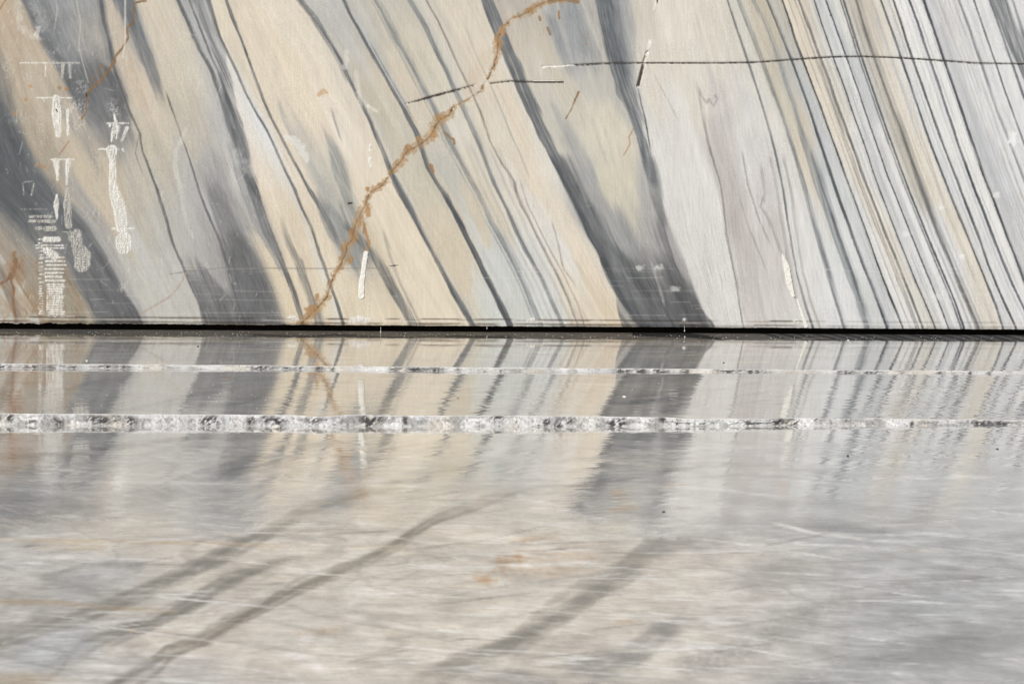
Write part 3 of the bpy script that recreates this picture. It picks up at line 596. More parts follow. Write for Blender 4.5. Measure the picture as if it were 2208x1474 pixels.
    P.vein([(1252,0),(1270,40),(1285,80),(1297,115)], 5, (200,194,182), .7, 2, 4)
    P.blob(1318, 390, 34, 66, (212,205,182), .9, .5, -.28, .3)
    P.blob(1290, 290, 62, 70, (213,206,186), .6, .7, -.3, .25)
    P.blob(1360, 425, 18, 24, (200,196,178), .5, .6, -.3)
    for p0, al in (([(1236,190),(1250,240),(1262,290)], .3), ([(1275,250),(1292,310),(1308,350)], .35), ([(1305,280),(1318,330),(1330,365)], .3)):
        P.vein(p0, 4, (176,176,166), al, 2, 5)
    # --- right of the big vein
    P.vein([(1412,165),(1425,190),(1445,225),(1460,255)], 2, (165,162,154), .5, 1, 2)
    P.vein(V['Q'][3:], [4,3,2,2,3,3,3,2,2,2], (112,112,112), .7, 1, 2.5, wob=2.5)
    P.vein(V['Q'][3:], [26,30,34,38,42,44,46,40,34,30], (188,181,176), .45, 2, 16, shift=24, streak=.5)
    P.stroke([(1508,192),(1511,205),(1519,215),(1524,224),(1529,214),(1535,224),(1540,228),(1546,214),(1542,206)], 2.5, (140,137,134), .4, 2, 5)
    P.vein([(1500,180),(1512,232),(1518,260)], 4, (160,158,154), .4, 2, 5)
    P.vein([(1600,330),(1612,400),(1625,440),(1640,480),(1658,520)], 2, (120,118,116), .5, 1, 3, wob=3)
    P.vein([(1640,360),(1648,420),(1640,445),(1655,470),(1690,560)], 3, (150,142,140), .5, 2, 5, wob=3)
    P.vein([(1595,430),(1610,480),(1635,540),(1650,580)], 1.5, (140,134,130), .5, 1, 2, wob=3)
    P.vein(V['R'], [2,3,3,3,3,3,3,3,3,3,3,3,2,2,2,4,4], (84,88,94), .75, 1.2, 2.5, wob=2)
    P.vein(V['R'][8:], 3, (150,142,140), .5, 2, 5, shift=-14, wob=3)
    P.vein(V['R'][8:], 2.5, (150,142,140), .5, 1, 4, shift=14, wob=2.5)
    P.vein(V['Sx'], [4,5,5,5,5,4,4,5,6,6,7,7,7,7,6,6], (118,123,128), .8, 1.5, 5)
    P.vein(V['Sx'], 8, (206,206,200), .5, 4, 3, shift=-9)
    P.vein(V['T-1'], [2,4,5,6,7,8,10,16,18,18,17,16,14,12,11], (126,132,138), .72, 3, 7)
    P.vein(V['T-1'][7:], 4, (96,102,110), .7, 1.5, 4, shift=5)
    P.vein(V['T-1'][6:12], 3, (214,200,172), .7, 2, 3, shift=-15)
    P.vein(V['T0'], [3,4,4,4,3,3,4,5,6,5,4,4,4,4,4,5,5], dk2, .85, 1.2, 4)
    P.vein(V['T0'], 12, (188,193,194), .55, 2, 8, shift=11)
    P.vein(V['T1'], [3,3,4,4,3,3,3,3,3,3,3,3,3,3,3,4,4], (58,64,74), .95, 1.0, 1.5)
    P.vein(V['T2'], [4,5,4,4,5,5,5,4,4,4,4,4,4,4,4,4,4], (84,86,90), .85, 1.5, 2.5)
    P.vein(V['T2'], 3, (150,142,128), .6, 1.5, 2, shift=-9)
    P.vein(V['T2'][3:8], 8, (150,146,138), .6, 4, 2, shift=-8, streak=.7)
    P.vein(V['T2'][7:], 2, (140,128,110), .6, 1, 1.5, shift=-14)
    for k, wd, ww in (('T3', 4, 10), ('T4', 4, 12), ('T5', 6, 5)):
        P.vein(V[k], wd * .55, (66,71,80), .85, 1.0, 2.0, streak=.2)
        P.vein(V[k], ww * .45, (176,179,182), .5, 2, 9, shift=-7 if k == 'T5' else 6, streak=.4)
    for a_, b_ in (('T0','T1'),('T1','T2'),('T2','T3'),('T3','T4'),('T4','T5'),('T5','T6'),('T6','T7'),('T7','T8'),('T8','T9'),('T9','T10'),('T10','T11'),('T11','T12')):
        A_, B_ = np.array(V[a_], float), np.array(V[b_], float)
        for q in range(3):
            f_ = rng.uniform(.15, .85); yy = np.linspace(0, 705, 16)
            xx = pinterp(yy, A_[:, 1], A_[:, 0]) * (1 - f_) + pinterp(yy, B_[:, 1], B_[:, 0]) * f_
            P.vein(list(zip(xx, yy)), rng.uniform(.5, 1.6), (150,152,155), rng.uniform(.25, .6), .9, rng.uniform(1, 5), streak=.9, wob=.8)
    P.vein(V['T5'], 2, (88,94,104), .7, 1, 2, shift=-6)
    P.vein(V['T6'], [5,5,5,5,6,6,7,7,7,7,8,8,8,8,8,8], (122,120,118), .75, 3, 4, streak=.6)
    P.vein(V['T6'], 2.5, (98,100,104), .7, 1, 1.5)
    P.vein(V['T6'], 3, (150,144,134), .55, 2, 3, shift=9)
    P.vein([(1885,40),(1905,90),(1920,130),(1942,180),(1958,225),(1975,290)], 5, (178,180,188), .55, 3, 5, streak=.7)
    P.vein([(1968,230),(1985,290),(2003,340),(2022,400),(2042,460)], 2.5, (176,168,164), .6, 1.5, 3)
    P.vein(V['T7'], 3.4, (72,77,86), .9, 1.5, 2.5)
    P.vein(V['T7'], 8, (196,199,200), .5, 2, 8, shift=9)
    P.vein(V['T8'], [3,4,4,4,4,4,4,4,4,5,5,4,4,4,4,4], (70,75,82), .85, 1.0, 1.6)
    P.vein(V['T9'], [4,4,4,4,4,4,4,4,5,5,5,5,5,4,4,4], (58,64,78), .95, 1.2, 1.8)
    P.vein(V['T9'], 7, (190,194,200), .5, 2, 6, shift=-7)
    P.vein(V['T10'], 5, (58,64,78), .92, 1.0, 2.2)
    P.vein(V['T10'], [16,18,20,22,20,18,18,18,20,20,20,20,20], (164,168,174), .6, 2, 10, shift=14, streak=.35)
    for k in range(6):
        P.vein(V['T10'], rng.uniform(1, 3), (160,156,154), rng.uniform(.25, .6), 1.2, 4, shift=31 + k * 7.5 + rng.uniform(-5, 5), wob=.6, streak=.9)
    P.vein(V['T11'], 4, (120,124,130), .8, 1.5, 3)
    P.vein(V['T12'], 3, (96,102,112), .85, 1.2, 2)
    P.vein(V['T12'], 8, (180,184,188), .4, 2, 8, shift=10)
    P.vein(V['T13'], [14,15,16,16,16,16,16], (176,179,182), .4, 2, 8, shift=6)
    P.vein(V['T13'], 4, (100,106,116), .8, 1.2, 2)
    P.vein(V['T14'], 3, (120,125,131), .7, 1.5, 3)
    for k in range(34):           # beds outside the photograph
        side = k % 2
        x0 = rng.uniform(2230, 5400) if side else rng.uniform(-3000, -80)
        pts = [(x0 - 1250, -2600), (x0 - 160, -20), (x0, 360), (x0 + 130, 700)]
        P.vein(pts, rng.uniform(4, 34), (110, 114, 118), rng.uniform(.5, .9), 4, 8)
    for g in ('I', 'J', 'L', 'T1', 'T5', 'T9'): pass
    # --- stains and scratches
    P.blob(22, 590, 34, 44, (176,118,62), .35, .8, .5, .6, 14, False); P.blob(35, 655, 60, 40, (176,128,74), .4, .9, .2, .6, 14, False)
    P.stroke([(24,598),(33,572),(31,545)], [8,6,2], (168,116,64), .7, 5, 10)
    P.stroke([(0,612),(22,600),(30,622),(28,650),(36,700)], 2.5, (172,112,58), .7, 3, 4)
    for _ in range(26):
        x, y = rng.uniform(2, 110), rng.uniform(545, 690); pts = [(x, y)]
        for _ in range(4): x += rng.normal(0, 8); y += rng.uniform(4, 15); pts.append((x, y))
        P.stroke(pts, .9, (176,128,84), rng.uniform(.15, .5), 2.2, 3)
    P.stroke([(132,560),(150,610),(172,660),(160,690)], 5, (178,134,84), .3, 9, 9)
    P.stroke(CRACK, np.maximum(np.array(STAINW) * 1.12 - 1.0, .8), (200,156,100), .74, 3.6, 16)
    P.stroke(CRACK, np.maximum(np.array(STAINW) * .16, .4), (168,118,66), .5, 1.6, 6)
    for (x, y, rx, ry) in ((934,290,7,12),(950,255,12,8),(1142,22,14,7),(905,300,9,7),(760,505,8,16),(741,533,6,9),(755,560,6,10),(683,640,5,10),(672,668,16,12),(794,455,7,16),(775,478,5,14),(785,490,4,16),(880,318,8,8),(1073,90,8,16),(1083,68,8,12),(792,407,6,6),(818,398,5,6)):
        P.blob(x, y, rx, ry, (206,154,90), .8, .35, rng.uniform(-.4, .4), .5, 5, False)
    P.stroke([(786,492),(796,525),(792,540)], [4,5,4], (196,148,90), .8, 2, 3)
    P.stroke([(1048,120),(1020,165),(1008,200)], 12, (214,190,158), .3, 14, 8)
    P.stroke([(1184,3),(1215,-2),(1245,4)], 6, (176,134,82), .8, 3, 5)
    for a in ([(1163,36),(1165,44)], [(1181,60),(1186,74)], [(958,285),(975,300)], [(978,300),(980,310)], [(928,355),(934,368)], [(1205,25),(1206,40)]):
        P.stroke(a, 3, (176,130,80), .8, 2, 2)
    P.stroke([(930,358),(934,372)], [7,4], (190,140,84), .9, 2, 2)
    P.stroke([(1248,198),(1240,215),(1232,236),(1220,256)], [3,3,1.5,1], (172,128,84), .8, 1.5, 2)
    P.stroke([(1368,273),(1356,296),(1359,310),(1345,335)], 1.5, (200,150,105), .7, 1.5, 2)
    P.stroke([(1268,70),(1265,95),(1253,97)], 1.2, (190,150,125), .6, 1.2)
    P.stroke([(686,205),(697,196),(704,200)], 4, (224,180,130), .7, 4, 6)
    RUST = [(315,2),(300,4),(289,8),(287,50),(273,61),(277,81),(264,104),(249,122),(246,135),(234,152),(216,175),(195,193),(188,203),(186,240),(175,258)]
    P.stroke(RUST, [3,3,3,3,4,2,3,4,6,5,5,5,3,2,3], (166,122,72), .85, 1.8, 3)
    P.stroke([(222,140),(208,160),(195,176)], 2, (166,122,72), .6, 2, 2)
    P.stroke([(0,20),(12,0)], 2, (196,140,84), .7, 2)
    P.stroke([(148,305),(138,320),(128,333)], 1.5, (190,130,84), .6, 1.5)
    P.stroke([(300,678),(340,655),(365,640),(385,620),(400,590),(425,565)], 2, (186,160,140), .55, 2, 3)
    for (x, y) in ((66,186),(144,192),(56,215),(33,245),(128,190),(80,356),(95,360)):
        P.blob(x, y, 5, 5, (206,150,92), .8, .6, 0, .6, 4, False)
    # pale hairlines and scratches of the left part
    P.stroke([(270,0),(270,90),(264,125)], 2.2, (212,210,202), .7, 1.5, 1.5)
    P.stroke([(165,0),(174,50),(170,102),(180,140),(190,178)], 1.2, (200,198,180), .6, 1.5, 1)
    P.stroke([(120,0),(124,20),(117,65)], 1.2, (196,196,188), .45, 1.5, 1)
    P.stroke([(38,0),(40,30),(42,58),(66,76),(88,84)], [6,10,8,10,3], (214,208,196), .45, 7, 12)
    P.stroke([(74,76),(84,60),(80,82)], 4, (224,220,210), .6, 3, 6)
    P.stroke([(70,0),(86,30),(92,60)], 12, (205,205,200), .35, 10, 12)
    P.stroke([(400,280),(392,300),(378,330),(378,360),(388,400),(395,450),(405,490),(416,512)], [3,4,6,6,4,4,3,2], (208,206,200), .5, 4, 8)
    P.stroke([(617,295),(632,300),(650,320),(662,345)], [2,8,12,6], (222,221,216), .7, 6, 10)
    P.stroke([(745,112),(748,130),(742,145)], 6, (222,218,208), .5, 5, 8)
    P.stroke([(768,155),(772,190),(778,225)], 5, (222,216,204), .45, 5, 9)
    P.stroke([(793,228),(805,236),(812,240)], 3, (226,220,205), .7, 3, 5)
    P.stroke([(510,330),(520,350),(545,372)], 12, (206,205,200), .4, 10, 12)
    for _ in range(420):
        k = rng.random()
        x = rng.uniform(0, 620) if k < .72 else rng.uniform(600, 2208)
        y = rng.uniform(0, 690); a = rng.normal(math.pi / 2, .35) if rng.random() < .75 else rng.uniform(0, 3.14)
        if x > 600: a = rng.uniform(0, 3.14)
        l = rng.gamma(1.6, 7 if x < 620 else 3)
        P.stroke([(x, y), (x + math.cos(a) * l * .5 + rng.normal(0, 1), y + math.sin(a) * l * .5), (x + math.cos(a) * l, y + math.sin(a) * l)],
                 rng.uniform(.2, .9), (218, 216, 209), rng.uniform(.10, .40) * (1 if x < 620 else .7), 1.5, 2.5)
    for _ in range(90):           # level scratches near the foot
        x = rng.uniform(-40, 2250); y = rng.uniform(560, 696); l = rng.uniform(20, 190)
        P.stroke([(x, y), (x + l, y + rng.normal(0, 1.5) + l * TH)], .5, (214, 210, 202), rng.uniform(.12, .35), 1.3)
    for cx, cy, rx, ry, al in ((165,232,26,22,.5),(170,268,18,20,.4),(245,232,16,22,.45),(128,240,14,30,.3),(88,285,8,45,.3),(118,140,20,12,.4),(60,165,14,14,.3),(16,150,10,28,.3),(112,112,16,12,.35),(175,188,20,14,.4),(40,255,40,16,.2),(265,620,14,12,.4),(295,590,10,18,.3),(205,345,14,26,.25)):
        idx = np.nonzero((abs(PX - cx) < rx * 2) & (abs(PY - cy) < ry * 2))[0]
        r = np.hypot((PX[idx] - cx) / rx, (PY[idx] - cy) / ry)
        nn = fbm(PX[idx] / 2.5, PY[idx] / 4, 61, 4)
        P.mix(idx, (1 - sstep(.3, 1.4, r)) * sstep(.46, .62, nn) * al, (226, 223, 215))
    P.stroke([(365,591),(420,583),(480,578),(560,578),(700,579),(820,578)], .8, (130,124,116), .5, 1.5)
    for cx, cy in ((1455,622),(1380,578),(1420,577),(2020,640),(1955,505),(2030,448),(2150,420),(2075,553)):
        P.blob(cx, cy, 11, 7, (228,227,222), .6, .7, 0, .9, 5, False)
    P.blob(2184, 300, 12, 19, (232,231,228), .85, .5, 0, .6, 6, False)
    for name_, f_, bb_, mat_, h_, label_, holes_ in SCARS:
        idx = np.nonzero((PX > bb_[0]) & (PX < bb_[2]) & (PY > bb_[1]) & (PY < bb_[3]))[0]
        x_, y_ = PX[idx], PY[idx]; fv = f_(x_, y_)
        n_ = .45 + .55 * sstep(.3, .6, fbm(x_ / 3, y_ / 16, 88, 3))
        P.mix(idx, sstep(-.5, .7, fv) * n_ * (.95 if mat_ is M_LIME else .6), (236, 234, 228) if mat_ is M_LIME else (206, 203, 195))
    # saw lines along the foot
    for yy, a0 in ((688.5, .75), (690.5, .3), (697.5, .5), (699.5, .3)):
        e = np.exp(-((YY - yy - 1.2 * (vnoise(XX / 300, XX * 0, 66) - .5)) / 1.1) ** 2)
        P.mix(slice(None), e * a0 * sstep(.32, .6, vnoise(XX / 40, XX * 0 + yy, 67)) * (1 - .7 * sstep(1690, 1760, XX)), (72, 58, 44))
    e = np.exp(-((YY - 693.5) / 1.6) ** 2); P.mix(slice(None), e * .5 * sstep(.3, .7, vnoise(XX / 60, XX * 0, 68)), (216, 208, 194))
    e = sstep(698, 703, YY) * sstep(1300, 300, XX) * sstep(.35, .7, fbm(XX / 12, YY / 3, 69, 3)); P.mix(slice(None), e * .7, (196, 180, 140))
    # relief
    dep = np.zeros(len(XX))
    def carve(pts, wd, depth, jag=0.):
        Pp = np.array(pts, float); idx = np.nonzero((PX > Pp[:,0].min()-12) & (PX < Pp[:,0].max()+12) & (PY > Pp[:,1].min()-12) & (PY < Pp[:,1].max()+12))[0]
        d, t = seg_dist(PX[idx], PY[idx], Pp)
        if jag: d = d + (vnoise(PX[idx] / 3, PY[idx] / 3, 71) - .5) * jag
        dep[idx] = np.maximum(dep[idx], depth * (1 - sstep(wd * .35, wd * .5 + 1.2, d)))
    carve(MAING, 2.5, .003); carve(SHORTG1, 3, .002); carve(SHORTG2, 3, .003); carve(DIAGG, 5, .006); carve(CRACK, 1.4, .001, 2.5)
    dep += (fbm(XX / 90, YY / 90, 72, 3) - .5) * .004
    bot = sstep(696, 703, YY); dep += bot * .006 * fbm(XX / 7, YY / 7, 73, 3)
    YB = YY.reshape(ny, nx).copy(); YB[-1] = arr; YB[-2] = arr - 1.7; YB[-3] = np.minimum(YB[-3], arr - 3.2); YY = YB.ravel()
    V3 = np.stack([(XX - 1104) * S, D + dep, HC - (YY - HZ) * S], 1)
    me = mesh_from('quarry_wall', V3, grid_faces(ny, nx)[:, ::-1], M_WALL)
    rr = (sstep(1650, 1850, PX) * .34)[:, None]; gm = P.c.mean(1, keepdims=True); P.c = P.c + (gm - P.c) * rr; P.c = np.where(P.c > 150, P.c + rr * 22, P.c)
    lin = s2l(grade(P.c)) * WALB
    attr(me, 'mineral', 'FLOAT_COLOR', np.concatenate([lin, np.ones((len(lin), 1))], 1))
    attr(me, 'flow', 'FLOAT_VECTOR', np.stack([u, v, v * 0], 1)); attr(me, 'hair', 'FLOAT', hair)
    wall = new_obj('quarry_wall', me, None, 'tall sawn face of cream, white and grey banded marble behind the wet floor', 'wall')
    # body of the block: underside of the undercut, back of the slot
    x0, x1 = (-3600 - 1104) * S, (5800 - 1104) * S
    zb = HC - (701.5 - HZ) * S; zt = HC - (-2500 - HZ) * S
    n = 700
    xx = np.linspace(x0, x1, n); az = np.interp(xx, (xs - 1104) * S, HC - (arr - HZ) * S)
    ad = np.interp(xx, (xs - 1104) * S, (D + dep.reshape(ny, nx)[-1]))
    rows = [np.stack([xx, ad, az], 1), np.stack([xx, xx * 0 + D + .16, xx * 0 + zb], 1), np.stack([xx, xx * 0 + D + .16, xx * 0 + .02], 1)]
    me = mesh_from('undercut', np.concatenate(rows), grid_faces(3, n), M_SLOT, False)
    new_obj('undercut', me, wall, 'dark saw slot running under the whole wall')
    me = mesh_from('block_body', [(x0, D + .01, zt), (x1, D + .01, zt), (x1, D + 6, zt), (x0, D + 6, zt), (x0, D + .02, zb), (x0, D + 6, zb), (x1, D + .02, zb), (x1, D + 6, zb)],
                   [(0, 1, 2, 3), (0, 3, 5, 4), (1, 6, 7, 2), (3, 2, 7, 5)], M_LIMEG, False)
    new_obj('block_body', me, wall)
    return wall
wall = build_wall()
for name_, f_, bb_, mat_, h_, label_, holes_ in SCARS: patch(name_, bb_, f_, mat_, h_, label_, holes=holes_)

def line_patch(name, pts, wd, mat, label, y0=.0008, ra=.9, holes=0.0):
    f, bb = tongue(pts, wd, ra); return patch(name, bb, f, mat, .0003, label, .7, holes=holes)
line_patch('saw_groove', MAING[2:], [2.9] * len(MAING[2:]), M_GROOVE, 'long dark level saw groove across the upper right')
line_patch('groove_lip', [(x, y - 3.0) for x, y in MAING[1:]], [1.4] * len(MAING[1:]), M_LIMEG, None, ra=1.2, holes=1.2)
line_patch('saw_groove', SHORTG1, [1.5, 3.2, 4.2, 4, 3.2, 2], M_GROOVE, 'short dark slanting saw groove left of the crack', ra=1.5)
line_patch('saw_groove', SHORTG2, [2.4, 3, 3, 3.6], M_GROOVE, 'short dark level saw groove right of the crack')
line_patch('groove_lip', [(x, y - 2.6) for x, y in SHORTG2[2:]], [1.8, 1.8], M_LIME, None)
line_patch('saw_groove', [(1386,142),(1381,162),(1376,184)], [4.5, 5, 4.5], M_GROOVE, 'short steep dark groove crossing below the long saw groove')
line_patch('saw_groove', [(1418,-6),(1416,6)], [3, 2], M_GROOVE, None)
line_patch('saw_groove', [(840,573),(850,572),(858,571)], [1.5, 2.6, 1.5], M_GROOVE, None)
line_patch('crack', CRACK[7:14], [2, 2, 2.2, 2.4, 2.2, 2.2, 2.0], M_CRACK, 'thin dark stretch of the rusty crack', ra=1.6, holes=1.3)
line_patch('crack', CRACK[13:30], [1.8, 2.6, 2.6, 1.8, 1.8, 2.4, 2, 1.6, 1.8, 1.8, 2, 1.8, 1.8, 3, 2.2, 1.4, 1.2], M_CRACK, 'dark middle stretch of the rusty crack', ra=1.6, holes=1.3)
line_patch('crack', CRACK[31:43], [1.6, 1.8, 1.8, 2, 2.4, 2.4, 2.2, 2, 2, 2.2, 1.8, 1.8], M_CRACK, 'dark lower stretch of the rusty crack', ra=1.6, holes=1.3)
line_patch('crack', CRACK[1:8], [1.2, 1.4, 1.4, 1.5, 1.5, 1.8, 1.8], M_CRACK, 'dark top stretch of the rusty crack', ra=1.6, holes=1.3)
line_patch('pit', [(186,202),(187,209)], [3, 2.5], M_CRACK, None, ra=.6)
line_patch('pit', [(121,236),(123,240)], [4, 3], M_CRACK, None, ra=.8)
line_patch('pit', [(751,438),(759,437)], [3.5, 2.5], M_CRACK, None, ra=1.2)
line_patch('pit', [(1790,33),(1791,34)], [3, 2], M_CRACK, None, ra=.5)

# ------------------------------------------------------------------ floors
LX = [-3600, 0, 550, 1100, 1650, 2208, 5800]
T1 = [790, 790, 790.5, 792, 793, 793.3, 793]; B1 = [802.5, 802, 801, 803, 801.5, 802, 802]
T2 = [897, 897, 898, 895.5, 896.5, 898, 898]; B2 = [924, 924, 923, 921, 916, 912, 912]
def l1top(x): return np.interp(x, LX, T1) + .9 * (fbm(x / 60, x * 0, 91, 4) - .5) * 2
def l1bot(x): return np.interp(x, LX, B1) + .5 * (fbm(x / 40, x * 0, 92, 4) - .5) * 2
def l2top(x): return np.interp(x, LX, T2) + 2.8 * (fbm(x / 110, x * 0, 93, 4) - .5) * 2 + 3 * np.exp(-((x - 690) / 34) ** 2) + 3 * sstep(1380, 1480, x) * (1 - sstep(1650, 1700, x))
def l2bot(x): return np.interp(x, LX, B2) + 1.0 * (fbm(x / 50, x * 0, 94, 4) - .5) * 2
# heights in wall-pixel units above the lowest floor, r = distance / D, image row Y' (level coordinates)
HB, HBB = 39.0, 57.0
LX_ = np.array(LX, float)
_rb = 524.0 / (np.array(B2) - HZ); _rt = _rb + .007; _ht = 524 - (np.array(T2) - HZ) * _rt; KMv = (HB - _ht) / (1 - _rt)
_r1 = (524 - HB + KMv) / (np.array(B1) - HZ + KMv); _r1t = _r1 + .005; _h1 = 524 - (np.array(T1) - HZ) * _r1t; KBv = (HBB - _h1) / (1 - _r1t)
def KM(x): return np.interp(x, LX_, KMv)
def KB(x): return np.interp(x, LX_, KBv)
def mid_h(r, x): return HB - KM(x) * (1 - r)
def r_front(Yp, x=None): return 524.0 / (Yp - HZ)
def r_mid(Yp, x): return (524 - HB + KM(x)) / (Yp - HZ + KM(x))
def back_h(r, x): return HBB - KB(x) * (1 - r)
def r_back(Yp, x): return (524 - HBB + KB(x)) / (Yp - HZ + KB(x))
def world(Xp, r, h): return np.stack([(Xp - 1104) * S * r, D * r, h * S + 0 * Xp], -1)

def floor_paint(PX, PY, wx, wy, front):
    u = wx * 100; v = wy * 100
    base = np.empty((len(PX), 3)); 
    b1 = fbm(wx * 1.1 + 3, wy * .9, 101, 4)[:, None]; b2 = fbm(wx * 2.3, wy * 1.7, 102, 4)[:, None]
    grey = np.array([188, 189, 190.]); cream = np.array([218, 209, 195.]); warm = np.array([212, 200, 184.])
    leftg = sstep(600, 0, PX)[:, None]; rg = sstep(1350, 1900, PX)[:, None]; grey = grey - 16 * sstep(1350, 1900, PX)[:, None]
    base[:] = cream
    base = base * (1 - .8 * rg) + (grey + 4) * .8 * rg
    base = base * (1 - .45 * leftg) + grey * .45 * leftg
    t = sstep(.4, .7, b1[:, 0])[:, None] * .6; base = base * (1 - t) + (grey - 6) * t
    t = sstep(.5, .75, b2[:, 0])[:, None] * .5 * (1 - rg); base = base * (1 - t) + warm * t
    P = Paint(PX, PY, u, v, base)
    return P
def finish_floor(name, P, co, nyx, wet, wave, parent=None, label=None):
    me = mesh_from(name, co, grid_faces(*nyx), M_FLOOR)
    lin = s2l(grade(P.c, .92)) * FALB
    attr(me, 'mineral', 'FLOAT_COLOR', np.concatenate([lin, np.ones((len(lin), 1))], 1))
    attr(me, 'wet', 'FLOAT', wet); attr(me, 'wave', 'FLOAT', wave)
    return new_obj(name, me, parent, label, None, None, None if parent else 'structure')
FALB = 0.80

def hairs(P, n, x0, x1, y0, y1, slopes, col, al, wd=(.6, 1.6), lens=(60, 400)):
    for _ in range(n):
        x = rng.uniform(x0, x1); y = rng.uniform(y0, y1); l = rng.uniform(*lens); s_ = rng.uniform(*slopes)
        c_ = rng.uniform(-.0002, .0002)
        pts = [(x + t * l, y + s_ * t * l + c_ * (t * l) ** 2) for t in np.linspace(0, 1, 5)]
        P.stroke(pts, rng.uniform(*wd), col, rng.uniform(.3, 1) * al, 1.6, 1.0, ends=1.2)

def xcoords(step):
    return np.concatenate([np.linspace(-3500, -150, 60)[:-1], np.arange(-150, 2360, step), np.linspace(2360, 5700, 60)[1:]])

def build_floors():
    # ---- upper floor, between the wall and the first broken edge
    xs = xcoords(2.5); tt = np.concatenate([np.linspace(0, 1, 62), [1.012, 1.02]])
    Xp = np.tile(xs, (len(tt), 1)); top = l1top(xs)
    Yp = top[None, :] + (717.2 - top)[None, :] * tt[:, None]
    r = r_back(Yp, Xp); h = back_h(r, Xp)
    co = world(Xp.ravel(), r.ravel(), h.ravel())
    PX, PY = rot(Xp.ravel(), Yp.ravel())
    P = floor_paint(PX, PY, co[:, 0], co[:, 1], False)
    P.c *= .84
    for x0 in np.arange(1640, 2500, 33):        # strata meeting the foot of the right part
        x = x0 + rng.uniform(-6, 6); P.stroke([(x, 716), (x + 45, 727), (x + 75, 736)], 1.6, (98, 100, 106), .8, 2.2, 1)
    P.stroke([(1365,720),(1420,722),(1480,722),(1530,727),(1560,733)], [4,7,8,5,2], (92,92,94), .85, 2)
    P.stroke([(550,722),(650,726),(720,722),(850,728),(950,724),(1100,727)], 2, (100,98,94), .6, 3, 3)
    for _ in range(46):
        x = rng.uniform(-60, 2150); y = rng.uniform(735, 800); l = rng.uniform(60, 200)
        P.stroke([(x, y), (x + l * .5, y - l * .05), (x + l, y - l * .14)], rng.uniform(1, 3), (128, 128, 128), rng.uniform(.25, .6), 3, 2, ends=1)
    hairs(P, 70, -50, 2200, 722, 790, (-.01, .03), (226, 214, 190), .8, (.4, 1.0))
    P.stroke([(0,717),(100,719),(200,724),(400,730),(560,735)], .8, (222,205,170), .9, 1.0)
    hairs(P, 36, -50, 2200, 735, 760, (.0, .02), (150, 130, 105), .6, (.5, 1.1))
    wet = np.full(len(PX), .97) - .1 * sstep(.5, .75, fbm(PX / 60, PY / 8, 111, 3)); wave = .22 + .5 * sstep(1750, 2100, PX) * sstep(735, 790, PY)
    up = finish_floor('upper_floor', P, co, Xp.shape, wet, wave)
    # ---- middle floor
    tt = np.concatenate([np.linspace(0, 1, 84), [1.03]])
    Xp = np.tile(xs, (len(tt), 1)); a = l2top(xs); b = l1bot(xs)
    Yp = a[None, :] + (b - a)[None, :] * tt[:, None]
    r = r_mid(Yp, Xp); h = mid_h(r, Xp); co = world(Xp.ravel(), r.ravel(), h.ravel())
    PX, PY = rot(Xp.ravel(), Yp.ravel())
    P = floor_paint(PX, PY, co[:, 0], co[:, 1], False); P.c *= .86
    for _ in range(60):
        x = rng.uniform(-100, 1700); y = rng.uniform(815, 905); l = rng.uniform(80, 260)
        P.stroke([(x, y), (x + l * .5, y - l * .07), (x + l, y - l * .17)], rng.uniform(1.2, 4), (122, 122, 122), rng.uniform(.25, .65), 3, 2.5, ends=1)
    for pts in ([(240,889),(330,872),(420,850),(500,835)], [(60,848),(150,838),(230,815)], [(430,880),(520,868),(600,845)], [(808,893),(830,884),(860,878)], [(630,840),(700,835),(770,825)], [(550,900),(640,860),(740,830)], [(1290,870),(1400,866),(1480,850)]):
        P.stroke(pts, 4, (110, 108, 106), .6, 4, 3, ends=.8)
    P.stroke([(0,825),(60,826),(120,822)], 3, (166,130,94), .5, 4, 3)
    P.blob(700, 850, 60, 14, (200,160,120), .4, .8, 0, .5, 20, False)
    hairs(P, 60, -50, 2200, 808, 895, (-.03, .04), (226, 222, 212), .6, (.4, 1.2))
    wet = np.full(len(PX), .96) - .12 * sstep(.5, .75, fbm(PX / 70, PY / 7, 112, 3))
    wave = .45 + .45 * sstep(1650, 1900, PX) + .25 * sstep(.4, .7, fbm(PX / 120, PY / 20, 113, 3))
    mi = finish_floor('middle_floor', P, co, Xp.shape, wet, wave)
    # ---- lower floor, towards the camera and beyond it
    xs = xcoords(3.2)
    Ya = np.concatenate([[0.0, 0.4], np.linspace(1, 1, 0)])
    rowsY = np.concatenate([np.arange(0, 1, 1 / 210.)])
    near = 1530.0
    b = l2bot(xs)
    Yp = b[None, :] + (near - b)[None, :] * rowsY[:, None]
    Xp = np.tile(xs, (len(rowsY), 1))
    # hidden rows under the middle floor and coarse rows behind the camera
    r = r_front(Yp)
    r = np.concatenate([r[:1] + .01, r]); Xp = np.concatenate([Xp[:1], Xp]); Yq = np.concatenate([Yp[:1], Yp])
    co = world(Xp.ravel(), r.ravel(), Xp.ravel() * 0)
    PX, PY = rot(Xp.ravel(), Yq.ravel())
    P = floor_paint(PX, PY, co[:, 0], co[:, 1], True)
    P.tex = True
    G = (112, 109, 102); G2 = (132, 132, 134)
    # beds crossing the floor
    P.blob(230, 1075, 330, 60, (180,180,180), .5, .8, -.1, .3, 60, False)
    P.blob(60, 1060, 170, 70, (150,152,154), .5, .8, 0, .3, 60, False)
    P.bundle([(0,1118),(125,1108),(250,1090),(350,1070),(450,1035),(550,1000),(650,970),(725,950),(800,940)], [16,14,9,9,10,9,7,5,4], G2, .55, 12, 8)
    P.stroke([(0,1090),(80,1088),(160,1090)], 22, (128,130,132), .6, 18, 10)
